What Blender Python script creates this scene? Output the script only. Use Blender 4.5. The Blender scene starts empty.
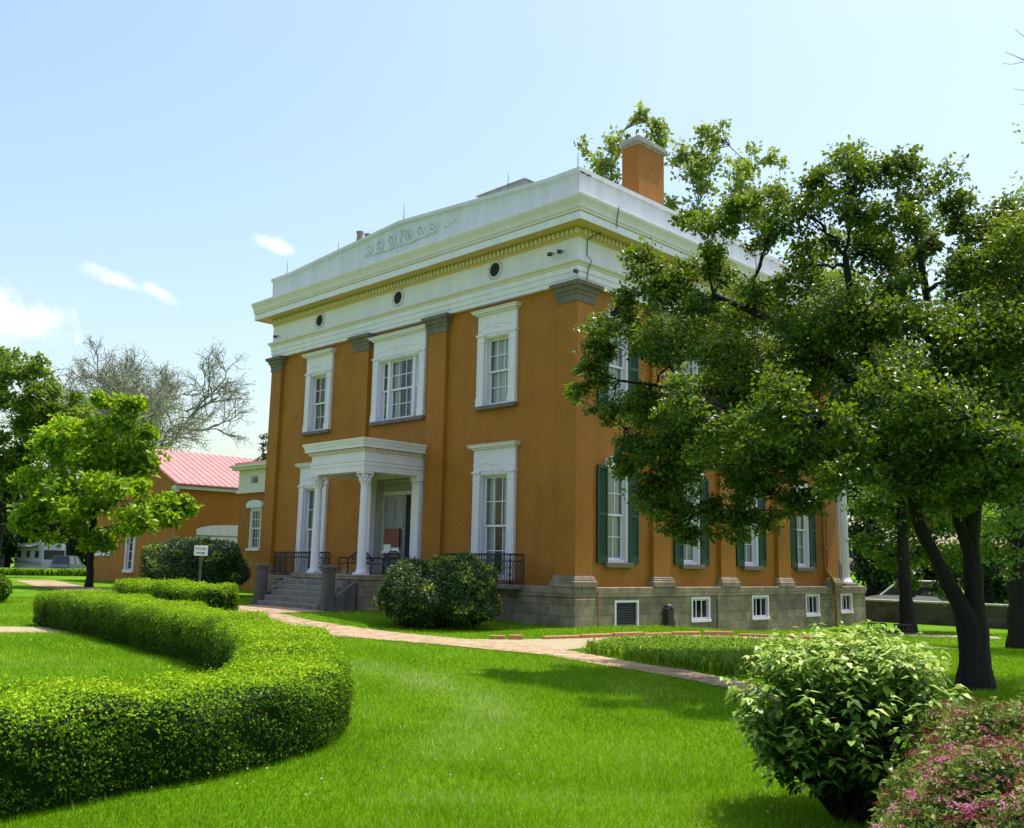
import bpy, math, random
import numpy as np
from mathutils import Vector
rad = math.radians
random.seed(7)
rng = np.random.default_rng(11)
SC = bpy.context.scene

# ------------------------------------------------------------------ camera, sky, sun, exposure
cam_d = bpy.data.cameras.new('camera'); cam = bpy.data.objects.new('camera', cam_d); SC.collection.objects.link(cam)
cam.location = (17.941, -20.610, 1.729)
cam.rotation_mode = 'QUATERNION'
def cam_quat(yaw, pitch, roll):
    from mathutils import Matrix
    y, p, r = rad(yaw), rad(pitch), rad(roll)
    fw = Vector((-math.sin(y)*math.cos(p), math.cos(y)*math.cos(p), math.sin(p)))
    rt = Vector((math.cos(y), math.sin(y), 0)); up = rt.cross(fw)
    R = rt*math.cos(r)+up*math.sin(r); U = up*math.cos(r)-rt*math.sin(r)
    return Matrix((R, U, -fw)).transposed().to_quaternion()
cam.rotation_quaternion = cam_quat(44.976, 8.988, 1.164)
cam_d.sensor_fit = 'HORIZONTAL'; cam_d.sensor_width = 36.0; cam_d.lens = 949.443/1024*36.0
cam_d.clip_start = 0.05; cam_d.clip_end = 5000
SC.camera = cam
SC.render.resolution_x = 1024; SC.render.resolution_y = 828

SUN_EL, SUN_AZ = 71.5, 12.0            # azimuth measured from +Y towards +X
world = bpy.data.worlds.new('World'); SC.world = world; world.use_nodes = True
wn, wl = world.node_tree.nodes, world.node_tree.links
wn.clear()
def N(nodes, t, **kw):
    n = nodes.new(t)
    for k, v in kw.items(): setattr(n, k, v)
    return n
w_out = N(wn, 'ShaderNodeOutputWorld'); w_bg = N(wn, 'ShaderNodeBackground')
sky = N(wn, 'ShaderNodeTexSky', sky_type='NISHITA')
sky.sun_disc = False; sky.sun_elevation = rad(SUN_EL); sky.sun_rotation = rad(SUN_AZ)
sky.air_density = 1.5; sky.dust_density = 2.8; sky.ozone_density = 1.1; sky.altitude = 150
w_bg.inputs['Strength'].default_value = 0.15
# small fair-weather clouds at their compass directions
geo = N(wn, 'ShaderNodeTexCoord')
noise = N(wn, 'ShaderNodeTexNoise'); noise.inputs['Scale'].default_value = 22; noise.inputs['Detail'].default_value = 6; noise.inputs['Roughness'].default_value = 0.62
wl.new(geo.outputs['Generated'], noise.inputs['Vector'])
def wmath(op, a, b=None):
    m = N(wn, 'ShaderNodeMath', operation=op)
    for i, x in enumerate((a, b)):
        if x is None: continue
        if isinstance(x, (int, float)): m.inputs[i].default_value = x
        else: wl.new(x, m.inputs[i])
    return m.outputs[0]
def wdot(vec):
    d = N(wn, 'ShaderNodeVectorMath', operation='DOT_PRODUCT'); wl.new(geo.outputs['Generated'], d.inputs[0]); d.inputs[1].default_value = vec
    return d.outputs['Value']
def cloud(c, wa, wb, tilt, gain):
    c = Vector(c).normalized(); e1 = c.cross(Vector((0, 0, 1))).normalized(); e2 = e1.cross(c)
    a1 = e1*math.cos(tilt)+e2*math.sin(tilt); b1 = e2*math.cos(tilt)-e1*math.sin(tilt)
    a = wmath('DIVIDE', wdot(a1), wa); b = wmath('DIVIDE', wdot(b1), wb)
    r = wmath('SQRT', wmath('ADD', wmath('POWER', wmath('ABSOLUTE', a), 2.0), wmath('POWER', wmath('ABSOLUTE', b), 2.0)))
    nz = wmath('MULTIPLY', wmath('SUBTRACT', noise.outputs['Fac'], 0.5), 3.3)
    front = wmath('GREATER_THAN', wdot(c), 0.5)
    r = wmath('SUBTRACT', 1.0, wmath('ADD', r, nz))
    m = N(wn, 'ShaderNodeMapRange'); m.interpolation_type = 'SMOOTHSTEP'
    wl.new(r, m.inputs['Value']); m.inputs['From Min'].default_value = -0.45; m.inputs['From Max'].default_value = 0.95
    m.inputs['To Max'].default_value = gain
    return wmath('MULTIPLY', m.outputs['Result'], front)
cl = cloud((-0.937, 0.275, 0.214), 0.046, 0.024, -0.15, 1.0)
for args in (((-0.897, 0.358, 0.263), 0.028, 0.007, -0.30, 0.6), ((-0.884, 0.390, 0.257), 0.017, 0.007, -0.35, 0.8),
             ((-0.820, 0.482, 0.311), 0.019, 0.006, -0.25, 0.6)):
    cl = wmath('MAXIMUM', cl, cloud(*args))
mix = N(wn, 'ShaderNodeMixRGB'); mix.inputs['Color2'].default_value = (6.5, 6.6, 6.7, 1)
wl.new(cl, mix.inputs['Fac']); wl.new(sky.outputs['Color'], mix.inputs['Color1'])
wl.new(mix.outputs['Color'], w_bg.inputs['Color']); wl.new(w_bg.outputs['Background'], w_out.inputs['Surface'])

sun_d = bpy.data.lights.new('sun', 'SUN'); sun = bpy.data.objects.new('sun', sun_d); SC.collection.objects.link(sun)
sun_d.energy = 4.3; sun_d.angle = rad(0.5); sun_d.color = (1.0, 0.95, 0.87)
sdir = Vector((math.sin(rad(SUN_AZ))*math.cos(rad(SUN_EL)), math.cos(rad(SUN_AZ))*math.cos(rad(SUN_EL)), math.sin(rad(SUN_EL))))
sun.rotation_mode = 'QUATERNION'; sun.rotation_quaternion = sdir.to_track_quat('Z', 'Y')
sun.location = (20, 30, 60)
vs = SC.view_settings
vs.view_transform = 'Standard'; vs.look = 'None'; vs.exposure = 0.58; vs.gamma = 1.0; vs.use_curve_mapping = False

# ------------------------------------------------------------------ measured positions (x, y, z, radius) of foliage masses
CL_MAIN=[(7.09,-7.84,4.92,0.36),(7.55,-7.79,5.51,0.5),(7.97,-7.98,6.3,0.42),(8.25,-7.84,6.96,0.38),(8.15,-7.42,4.6,0.61),(7.86,-7.56,3.9,0.49),(8.33,-7.39,3.37,0.58),(8.65,-7.53,5.39,0.68),(9.08,-7.56,6.19,0.59),(9.34,-7.47,6.94,0.37),(8.87,-7.28,4.02,0.67),(9.02,-7.12,2.68,0.47),(8.5,-7.4,2.88,0.34),(9.67,-7.04,3.32,0.65),(9.78,-7.19,4.45,0.73),(9.76,-7.42,5.41,0.73),(9.34,-7.08,2.65,0.33),(10.22,-7.13,2.94,0.44),(10.45,-7.12,3.91,0.79),(10.67,-7.14,5.0,0.79),(10.29,-7.35,6.17,0.61),(9.93,-7.7,7.38,0.36),(10.53,-7.43,6.94,0.42),(11.01,-7.33,7.38,0.51),(11.57,-7.11,7.62,0.5),(12.04,-6.7,7.88,0.41),(12.47,-6.24,7.74,0.47),(12.64,-5.72,7.47,0.35),(11.89,-7.12,7.15,0.49),(12.36,-6.62,7.07,0.46),(11.22,-7.38,5.35,0.69),(11.72,-7.34,4.22,0.81),(12.03,-7.26,5.25,0.74),(11.44,-7.45,3.41,0.56),(10.86,-7.28,3.3,0.49),(12.36,-7.09,5.91,0.53),(12.84,-7.13,5.07,0.78),(12.65,-7.81,4.06,0.82),(13.1,-6.38,6.07,0.56),(13.55,-6.01,6.42,0.59),(13.4,-6.58,5.08,0.85),(13.22,-7.21,3.94,0.82),(13.72,-6.75,4.09,0.82),(13.98,-5.36,5.45,1.03),(14.09,-5.63,3.91,1.0),(14.05,-4.84,6.61,0.69),(12.48,-7.12,3.38,0.6),(13.15,-7.12,3.23,0.58),(13.73,-6.54,3.21,0.58),(11.75,-6.45,3.56,0.64),(14.36,-5.9,3.16,0.68),(9.1,-4.61,5.84,1.04),(10.33,-4.23,6.48,0.92),(10.86,-3.42,5.23,1.2),(12.09,-2.48,6.53,1.01),(9.72,-4.35,4.29,0.92),(11.74,-3.05,4.26,0.99),(12.9,-2.09,5.18,1.16),(12.58,-8.91,3.52,0.33),(13.49,-8.64,3.85,0.37),(14.02,-8.01,3.38,0.4),(11.78,-9.36,3.87,0.53),(10.85,-9.48,3.47,0.48),(10.23,-9.52,4.08,0.43),(12.3,-8.65,3.04,0.4),(10.81,-6.66,6.65,0.49),(10.91,-5.96,7.23,0.44),(11.52,-5.99,6.83,0.56),(11.73,-5.1,7.01,0.51),(12.29,-5.27,7.09,0.42),(9.38,-5.8,6.05,0.72),(8.33,-6.13,6.06,0.66),(7.65,-6.45,4.41,0.66),(8.2,-5.29,4.88,0.76),(8.22,-6.34,3.28,0.54),(8.83,-5.13,3.81,0.66),(7.72,-7.15,5.97,0.47),(9.23,-6.85,6.85,0.45),(9.21,-7.73,7.52,0.24),(10.1,-7.44,7.63,0.33),(12.78,-5.52,7.16,0.38),(13.22,-5.75,6.99,0.4),(12.22,-6.55,7.99,0.34),(11.69,-6.96,8.1,0.28),(11.22,-7.22,7.82,0.32),(13.51,-5.06,7.11,0.47),(11.29,-7.2,2.92,0.33),(10.65,-7.23,2.79,0.37),(9.76,-7.22,2.58,0.32),(12.8,-7.11,2.87,0.42),(13.4,-6.78,2.8,0.41),(7.79,-7.67,3.46,0.35),(8.11,-7.53,2.99,0.41),(8.66,-7.29,2.43,0.37),(8.93,-7.1,2.17,0.23),(9.52,-6.98,2.39,0.29),(7.2,-7.92,5.14,0.32),(6.93,-7.98,4.87,0.2),(7.46,-7.96,5.85,0.32),(8.56,-7.56,3.85,0.51),(7.57,-7.8,4.34,0.35),(10.19,-7.04,2.42,0.25),(10.87,-7.02,2.8,0.31),(12.92,-3.91,5.74,0.92),(13.23,-3.63,4.57,0.9),(12.36,-4.39,5.4,0.75),(12.89,-4.13,6.56,0.67),(13.56,-3.38,6.25,0.83),(7.37,-4.72,5.05,0.68),(8.28,-3.95,5.67,0.76),(9.11,-3.08,5.49,0.84),(9.92,-2.5,6.5,0.84),(8.39,-4.83,6.9,0.66),(8.73,-3.23,4.5,0.68),(9.89,-2.13,4.73,0.8),(8.43,-7.66,6.29,0.41),(8.72,-7.61,6.69,0.34)]
CL_BACK=[(-14.85,18.88,24.25,1.14),(-13.98,19.42,25.68,1.14),(-13.16,20.02,26.71,0.8),(-15.33,18.21,25.08,0.51),(-14.49,19.52,22.97,0.91),(-13.03,20.68,24.3,1.25),(-12.21,21.18,25.73,0.91),(-11.16,22.41,24.92,1.25),(-9.95,23.43,25.79,1.25),(-9.08,24.52,24.81,1.14),(-7.96,25.65,24.73,0.68),(-10.94,23.05,23.07,1.48),(-9.45,24.63,22.67,1.48),(-7.96,26.03,23.05,0.8),(-11.53,22.89,21.15,1.37),(-10.31,24.26,20.46,1.59),(-8.65,25.82,20.9,1.14),(-12.75,21.71,20.95,1.37),(-11.49,23.77,17.34,3.41),(-9.13,26.25,16.85,3.41),(-13.86,21.3,17.84,2.85),(-6.82,28.79,15.8,2.85)]
CL_EDGE=[(9.77,7.59,11.91,0.37),(10.17,7.91,12.25,0.51),(10.23,8.2,11.28,0.8),(10.89,8.5,12.83,1.14),(10.01,5.25,4.28,0.61),(9.68,5.18,3.08,0.56),(9.8,5.52,2.09,0.56),(9.43,5.09,2.38,0.35),(10.31,5.81,3.1,0.76),(10.79,7.67,9.72,1.64),(10.91,8.4,7.02,1.92),(10.47,6.92,5.24,1.32),(11.79,7.7,14.06,1.37)]
CL_MID=[(2.99,15.54,3.68,0.99),(2.41,15.26,2.32,0.76),(3.41,16.24,2.39,0.76),(2.16,14.59,4.22,0.83),(3.94,16.48,3.71,0.83),(4.29,17.12,2.41,0.76),(3.01,15.22,5.18,1.29),(1.85,14.62,2.72,0.53),(5.01,17.55,3.74,0.99),(3.81,16.02,5.2,1.29),(2.89,15.98,1.25,0.46),(3.82,16.94,1.09,0.53)]
CL_YOUNG=[(-31.17,-4.37,4.09,1.16),(-30.19,-3.67,5.31,1.36),(-30.22,-4.02,6.74,1.26),(-28.97,-2.88,7.26,1.45),(-28.0,-2.18,8.48,1.26),(-27.11,-1.36,8.74,0.87),(-28.47,-2.76,8.94,0.68),(-27.79,-1.66,7.05,1.65),(-26.88,-0.48,5.88,1.16),(-26.33,0.38,4.47,0.97),(-25.89,0.91,4.1,0.63),(-26.73,0.11,3.88,0.87),(-27.36,-0.64,4.44,1.26),(-28.52,-1.9,4.88,1.65),(-29.64,-2.8,3.9,1.45),(-30.91,-3.91,3.15,0.87),(-31.51,-4.55,3.37,0.68),(-29.05,-2.0,2.96,1.07),(-27.82,-0.83,3.23,0.87),(-30.27,-3.16,2.69,0.87),(-26.71,-0.7,7.56,0.68),(-26.45,0.53,3.27,0.48),(-25.88,-3.71,5.56,1.36),(-26.98,-4.5,4.19,1.09),(-25.05,-2.58,4.24,1.18)]
CL_OLD=[(-53.16,0.14,13.66,1.81),(-52.02,1.15,14.24,1.39),(-51.22,2.14,13.37,1.39),(-50.38,3.08,12.92,0.97),(-52.87,0.89,11.61,1.81),(-51.18,2.65,11.32,1.81),(-50.07,3.82,11.01,1.53),(-49.15,4.88,10.35,1.11),(-52.64,1.73,8.88,1.81),(-50.88,3.4,9.27,1.53),(-54.3,-0.07,9.52,2.09),(-54.71,-1.24,12.93,2.09),(-52.35,2.48,6.84,1.81),(-53.9,1.09,6.11,1.81),(-49.6,3.98,12.39,0.63),(-54.19,-1.35,15.68,1.95),(-49.44,4.91,8.97,1.25),(-52.74,1.29,10.39,1.67),(-53.71,0.28,10.56,1.67),(-51.8,2.33,9.93,1.53),(-51.93,1.7,12.19,1.39),(-53.27,1.41,7.5,1.53),(-50.9,3.76,7.56,1.39),(-52.73,0.14,15.59,0.83),(-51.17,1.84,14.95,0.83)]
CL_DARK=[[(-90.46,13.06,6.82,2.32),(-89.34,14.52,5.3,2.32),(-91.31,12.8,4.2,1.9),(-89.22,15.22,2.71,1.48),(-91.88,12.69,2.11,1.48),(-90.59,13.93,2.36,1.69),(-90.22,12.76,9.21,2.32)],[(-95.39,19.6,6.77,2.96),(-94.4,21.08,4.56,2.5),(-96.47,19.15,3.94,2.05),(-95.28,20.75,2.07,1.59),(-96.39,19.6,2.27,1.59),(-96.38,18.11,8.99,2.5)],[(-88.68,20.72,6.12,2.19),(-88.27,21.61,3.97,1.97),(-88.17,22.19,1.82,1.53),(-89.53,20.76,2.1,1.53),(-88.78,20.14,8.27,1.97)],[(-88.44,9.3,7.05,2.83),(-87.65,10.75,4.09,2.23)]]
CL_RDARK=[[(-7.32,36.19,6.05,1.83),(-8.12,35.94,3.62,1.34),(-7.52,36.94,1.83,1.47),(-7.74,35.24,8.44,1.59),(-8.21,36.65,0.01,0.73),(-7.45,37.35,0.33,0.86)],[(-7.61,44.53,5.9,2.29),(-8.41,44.47,2.55,1.75),(-7.34,45.83,1.26,1.35),(-7.11,44.43,8.57,2.02)],[(-3.32,43.13,5.71,2.28),(-4.1,43.12,2.27,1.77),(-3.13,44.43,0.74,1.01),(-3.24,42.51,8.83,2.28)],[(-2.56,52.52,5.51,3.06),(-3.2,52.8,1.38,1.95),(-4.26,51.91,0.67,1.11),(-1.91,52.25,9.63,2.78)],[(1.82,50.92,6.65,3.92),(0.92,51.03,2.13,2.61)]]
CL_EVER=[(-35.21,10.45,9.35,0.25),(-35.13,10.67,8.73,0.38),(-35.33,10.62,8.04,0.51),(-35.23,10.89,7.3,0.63),(-35.5,11.04,5.42,0.89),(-35.65,11.45,2.93,1.14)]
BARE_BASE=[-76.62,21.28,-0.09]
BARE_PTS=[(-76.85,16.53,20.1,1.2),(-77.8,16.14,17.61,1.2),(-74.89,18.04,22.13,1.4),(-73.13,19.83,21.98,1.4),(-76.03,17.9,17.66,1.4),(-73.8,19.89,18.71,1.6),(-71.48,21.76,20.75,1.0),(-71.1,22.57,18.79,1.6),(-69.99,23.89,17.83,1.2),(-69.74,24.7,15.38,1.2),(-70.9,23.44,15.84,1.4),(-72.62,21.61,16.28,1.4),(-73.27,21.64,13.3,1.4),(-71.54,23.46,12.86,1.4),(-70.21,24.67,13.39,1.0),(-75.25,19.33,14.73,1.4),(-78.4,16.1,15.13,1.0),(-70.64,24.73,11.21,0.8),(-72.13,23.42,10.38,1.0),(-76.26,16.57,22.58,1.0),(-72.05,20.86,22.21,1.0)]
TREE_EDGE_BASE=[8.47,10.17,-0.45]
CORNER_TOPS=0
TIP_TWIG=[[(11.17,9.29,10.6,0.06),(11.12,8.67,13.12,0.04),(10.89,8.04,14.93,0.025),(10.59,7.5,16.02,0.014),(10.31,7.17,16.23,0.01),(10.01,6.83,16.39,0.006)],[(10.59,7.5,16.02,0.012),(10.35,7.21,16.18,0.008),(10.13,7.04,16.01,0.006),(9.96,6.84,16.11,0.005)],[(10.89,8.04,14.93,0.014),(10.66,7.46,16.47,0.01),(10.45,7.18,16.8,0.007),(10.27,6.95,16.99,0.005)],[(10.89,8.04,14.93,0.012),(10.46,7.53,15.29,0.007),(10.13,7.17,15.39,0.004)],[(10.95,8.19,14.52,0.01),(10.51,7.66,14.9,0.006),(10.17,7.31,14.94,0.004)]]

# ------------------------------------------------------------------ helpers
def tag(o, label=None, cat=None, group=None, kind=None):
    if label: o['label'] = label
    if cat: o['category'] = cat
    if group: o['group'] = group
    if kind: o['kind'] = kind
    return o
OFF = {}
def link(o, parent=None, off=(0, 0, 0)):
    SC.collection.objects.link(o)
    if parent is not None: o.parent = parent
    OFF[o.name] = off
    return o
def thing(name, loc, label, cat, group=None):
    o = bpy.data.objects.new(name, None); o.location = loc; o.empty_display_size = 0.2
    link(o, None, tuple(loc)); return tag(o, label, cat, group)
def offset(o): return OFF[o.name] if o is not None else (0, 0, 0)
def raw_mesh(name, V, F, mats, parent=None, smooth=False, loc=None, v=None, mi=None, label=None):
    """one mesh object; V in world metres, shifted to its parent's frame (or to loc)"""
    V = np.asarray(V, dtype=np.float32).reshape(-1, 3)
    off = offset(parent) if parent is not None else (loc if loc is not None else (0, 0, 0))
    me = bpy.data.meshes.new(name)
    if isinstance(F, np.ndarray):
        k = F.shape[1]; n = F.shape[0]
        me.vertices.add(len(V)); me.vertices.foreach_set('co', (V-np.array(off, dtype=np.float32)).ravel())
        me.loops.add(n*k); me.polygons.add(n)
        me.loops.foreach_set('vertex_index', F.astype(np.int32).ravel())
        me.polygons.foreach_set('loop_start', np.arange(0, n*k, k, dtype=np.int32))
        try: me.polygons.foreach_set('loop_total', np.full(n, k, dtype=np.int32))
        except Exception: pass
    else:
        me.from_pydata([tuple(x) for x in (V-np.array(off, dtype=np.float32))], [], F)
    if not isinstance(mats, (list, tuple)): mats = [mats]
    for m in mats: me.materials.append(m)
    if mi is not None: me.polygons.foreach_set('material_index', np.asarray(mi, dtype=np.int32))
    if v is not None:
        a = me.attributes.new('tone', 'FLOAT', 'POINT'); a.data.foreach_set('value', np.asarray(v, dtype=np.float32))
    me.update(calc_edges=True)
    me.polygons.foreach_set('use_smooth', np.full(len(me.polygons), bool(smooth)))
    o = bpy.data.objects.new(name, me)
    if parent is None and loc is not None: o.location = loc
    link(o, parent, off)
    if label: o['label'] = label
    return o
class MB:
    """collects boxes, prisms, lathes and tubes; build() links them as ONE mesh with box-projected UVs in metres"""
    def __init__(s): s.v = []; s.f = []
    def add(s, V, F):
        b = len(s.v); s.v += [tuple(x) for x in V]; s.f += [tuple(b+i for i in f) for f in F]; return s
    def box(s, a, b, fn=None):
        x0, y0, z0 = a; x1, y1, z1 = b
        V = [(x0, y0, z0), (x1, y0, z0), (x1, y1, z0), (x0, y1, z0), (x0, y0, z1), (x1, y0, z1), (x1, y1, z1), (x0, y1, z1)]
        F = [(0, 3, 2, 1), (4, 5, 6, 7), (0, 1, 5, 4), (1, 2, 6, 5), (2, 3, 7, 6), (3, 0, 4, 7)]
        if fn: V = [fn(*p) for p in V]
        return s.add(V, F)
    def bbox(s, a, b, c=0.01, fn=None):
        """box with chamfered vertical and horizontal edges"""
        x0, y0, z0 = a; x1, y1, z1 = b
        c = min(c, (x1-x0)/3, (y1-y0)/3, (z1-z0)/3)
        V = []
        for z, i in ((z0, c), (z0+c, 0), (z1-c, 0), (z1, c)):
            V += [(x0+i+c*(i == 0)*1, y0+i, z), (x1-i-c*(i == 0), y0+i, z), (x1-i, y0+i+c*(i == 0), z), (x1-i, y1-i-c*(i == 0), z),
                  (x1-i-c*(i == 0), y1-i, z), (x0+i+c*(i == 0), y1-i, z), (x0+i, y1-i-c*(i == 0), z), (x0+i, y0+i+c*(i == 0), z)]
        F = [tuple(range(7, -1, -1)), tuple(range(24, 32))]
        for k in range(3):
            for j in range(8):
                F.append((k*8+j, k*8+(j+1) % 8, (k+1)*8+(j+1) % 8, (k+1)*8+j))
        if fn: V = [fn(*p) for p in V]
        return s.add(V, F)
    def quad(s, a, b, c, d): return s.add([a, b, c, d], [(0, 1, 2, 3)])
    def prism(s, poly, fn0, fn1):
        n = len(poly); V = [fn0(*p) for p in poly]+[fn1(*p) for p in poly]
        return s.add(V, [tuple(range(n-1, -1, -1)), tuple(range(n, 2*n))]+[(i, (i+1) % n, n+(i+1) % n, n+i) for i in range(n)])
    def lathe(s, c, prof, n=24, flute=None, ax=None):
        V = []; F = []
        for r, z in prof:
            for k in range(n):
                rr = r*(flute(k) if flute and r > 0 else 1); a = 2*math.pi*k/n
                V.append((c[0]+rr*math.cos(a), c[1]+rr*math.sin(a), c[2]+z))
        for i in range(len(prof)-1):
            for k in range(n): F.append((i*n+k, i*n+(k+1) % n, (i+1)*n+(k+1) % n, (i+1)*n+k))
        F.append(tuple(range(n-1, -1, -1))); F.append(tuple((len(prof)-1)*n+k for k in range(n)))
        return s.add(V, F)
    def tube(s, pts, r, n=6, cap=True):
        P = np.array(pts, float); R = np.broadcast_to(np.asarray(r, float), (len(P),))
        V, F = tube_arrays(P, R, n)
        s.add(V.tolist(), [tuple(f) for f in F.tolist()])
        if cap:
            b = len(s.v)-len(V); s.f.append(tuple(b+k for k in range(n-1, -1, -1))); s.f.append(tuple(b+(len(P)-1)*n+k for k in range(n)))
        return s
    def build(s, name, m, parent=None, smooth=False, loc=None, label=None):
        o = raw_mesh(name, s.v, s.f, m, parent, smooth, loc, label=label)
        me = o.data; uv = me.uv_layers.new(name='UVMap')
        V = np.array(s.v, dtype=np.float32); L = np.empty(len(me.loops), dtype=np.int32); me.loops.foreach_get('vertex_index', L)
        nrm = np.empty(len(me.polygons)*3, dtype=np.float32); me.polygons.foreach_get('normal', nrm); nrm = np.abs(nrm.reshape(-1, 3))
        tot = np.empty(len(me.polygons), dtype=np.int32); me.polygons.foreach_get('loop_total', tot)
        ax = np.repeat(np.argmax(nrm+np.array([0.02, 0.01, 0]), axis=1), tot)
        P = V[L]; U = np.where(ax[:, None] == 0, P[:, [1, 2]], np.where(ax[:, None] == 1, P[:, [0, 2]], P[:, [0, 1]]))
        uv.data.foreach_set('uv', U.astype(np.float32).ravel())
        return o
def tube_arrays(P, R, n=6):
    T = np.gradient(P, axis=0); T /= np.linalg.norm(T, axis=1)[:, None]+1e-9
    ref = np.eye(3)[int(np.argmin(np.abs(T).max(axis=0)))]
    A = np.cross(T, ref); A /= np.linalg.norm(A, axis=1)[:, None]+1e-9
    B = np.cross(T, A)
    a = np.arange(n)*2*math.pi/n
    V = (P[:, None, :]+R[:, None, None]*(np.cos(a)[None, :, None]*A[:, None, :]+np.sin(a)[None, :, None]*B[:, None, :])).reshape(-1, 3)
    i = np.arange(len(P)-1)[:, None]*n; k = np.arange(n)[None, :]; k2 = (k+1) % n
    F = np.stack([i+k, i+k2, i+n+k2, i+n+k], axis=-1).reshape(-1, 4)
    return V, F
def ss(a, b, x):
    t = np.clip((x-a)/(b-a), 0, 1); return t*t*(3-2*t)
def gz(x, y):
    """height of the ground: a slight rise at the front steps, a gentle fall towards the rear lawn"""
    return .22*ss(-1, -8, x)*ss(-11, -6, y)*(1-ss(50, 75, -np.asarray(x, float)))-.45*ss(1, 11, y)*ss(-6, -1, x)
def resample(pts, step):
    P = np.array(pts, float); d = np.r_[0, np.cumsum(np.linalg.norm(np.diff(P, axis=0), axis=1))]
    n = max(2, int(d[-1]/step)+1); t = np.linspace(0, d[-1], n)
    return np.stack([np.interp(t, d, P[:, i]) for i in range(P.shape[1])], axis=1)
def smooth_path(pts, step):
    P = resample(pts, step)
    for _ in range(4): P[1:-1] = .5*P[1:-1]+.25*(P[:-2]+P[2:])
    return P

# ------------------------------------------------------------------ materials
def new_mat(name):
    m = bpy.data.materials.new(name); m.use_nodes = True
    return m, m.node_tree.nodes, m.node_tree.links, m.node_tree.nodes['Principled BSDF']
def ramp(nodes, stops):
    r = nodes.new('ShaderNodeValToRGB'); e = r.color_ramp.elements
    while len(e) < len(stops): e.new(0.5)
    for i, (p, c) in enumerate(stops): e[i].position = p; e[i].color = (*c, 1)
    return r
def surface(name, c0, c1, scale=3.0, rough=0.7, detail=6, bump=0.0, bscale=60, streak=False, metal=0.0, coord='Object', stain=None):
    m, n, l, b = new_mat(name)
    tc = n.new('ShaderNodeTexCoord'); src = tc.outputs[coord]
    if streak:
        mp = n.new('ShaderNodeMapping'); mp.inputs['Scale'].default_value = (1, 1, 0.12); l.new(src, mp.inputs['Vector']); src = mp.outputs['Vector']
    nz = n.new('ShaderNodeTexNoise'); nz.inputs['Scale'].default_value = scale; nz.inputs['Detail'].default_value = detail; nz.inputs['Roughness'].default_value = 0.6
    l.new(src, nz.inputs['Vector'])
    r = ramp(n, [(0.3, c0), (0.7, c1)]); l.new(nz.outputs['Fac'], r.inputs['Fac'])
    col = r.outputs['Color']
    if stain:
        n2 = n.new('ShaderNodeTexNoise'); n2.inputs['Scale'].default_value = stain[1]; n2.inputs['Detail'].default_value = 8; n2.inputs['Roughness'].default_value = 0.7
        l.new(src, n2.inputs['Vector'])
        r2 = ramp(n, [(stain[2], (0, 0, 0)), (stain[2]+.16, (1, 1, 1))]); l.new(n2.outputs['Fac'], r2.inputs['Fac'])
        mx = n.new('ShaderNodeMixRGB'); mx.inputs['Color2'].default_value = (*stain[0], 1)
        fm = n.new('ShaderNodeMath'); fm.operation = 'MULTIPLY'; fm.inputs[1].default_value = stain[3]; l.new(r2.outputs['Color'], fm.inputs[0])
        l.new(fm.outputs[0], mx.inputs['Fac']); l.new(col, mx.inputs['Color1']); col = mx.outputs['Color']
    l.new(col, b.inputs['Base Color'])
    b.inputs['Roughness'].default_value = rough; b.inputs['Metallic'].default_value = metal
    if bump:
        n3 = n.new('ShaderNodeTexNoise'); n3.inputs['Scale'].default_value = bscale; n3.inputs['Detail'].default_value = 4; l.new(src if streak and bump > .4 else tc.outputs[coord], n3.inputs['Vector'])
        bp = n.new('ShaderNodeBump'); bp.inputs['Strength'].default_value = bump; bp.inputs['Distance'].default_value = 0.05 if bump > .7 else 0.02
        l.new(n3.outputs['Fac'], bp.inputs['Height']); l.new(bp.outputs['Normal'], b.inputs['Normal'])
    return m
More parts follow.
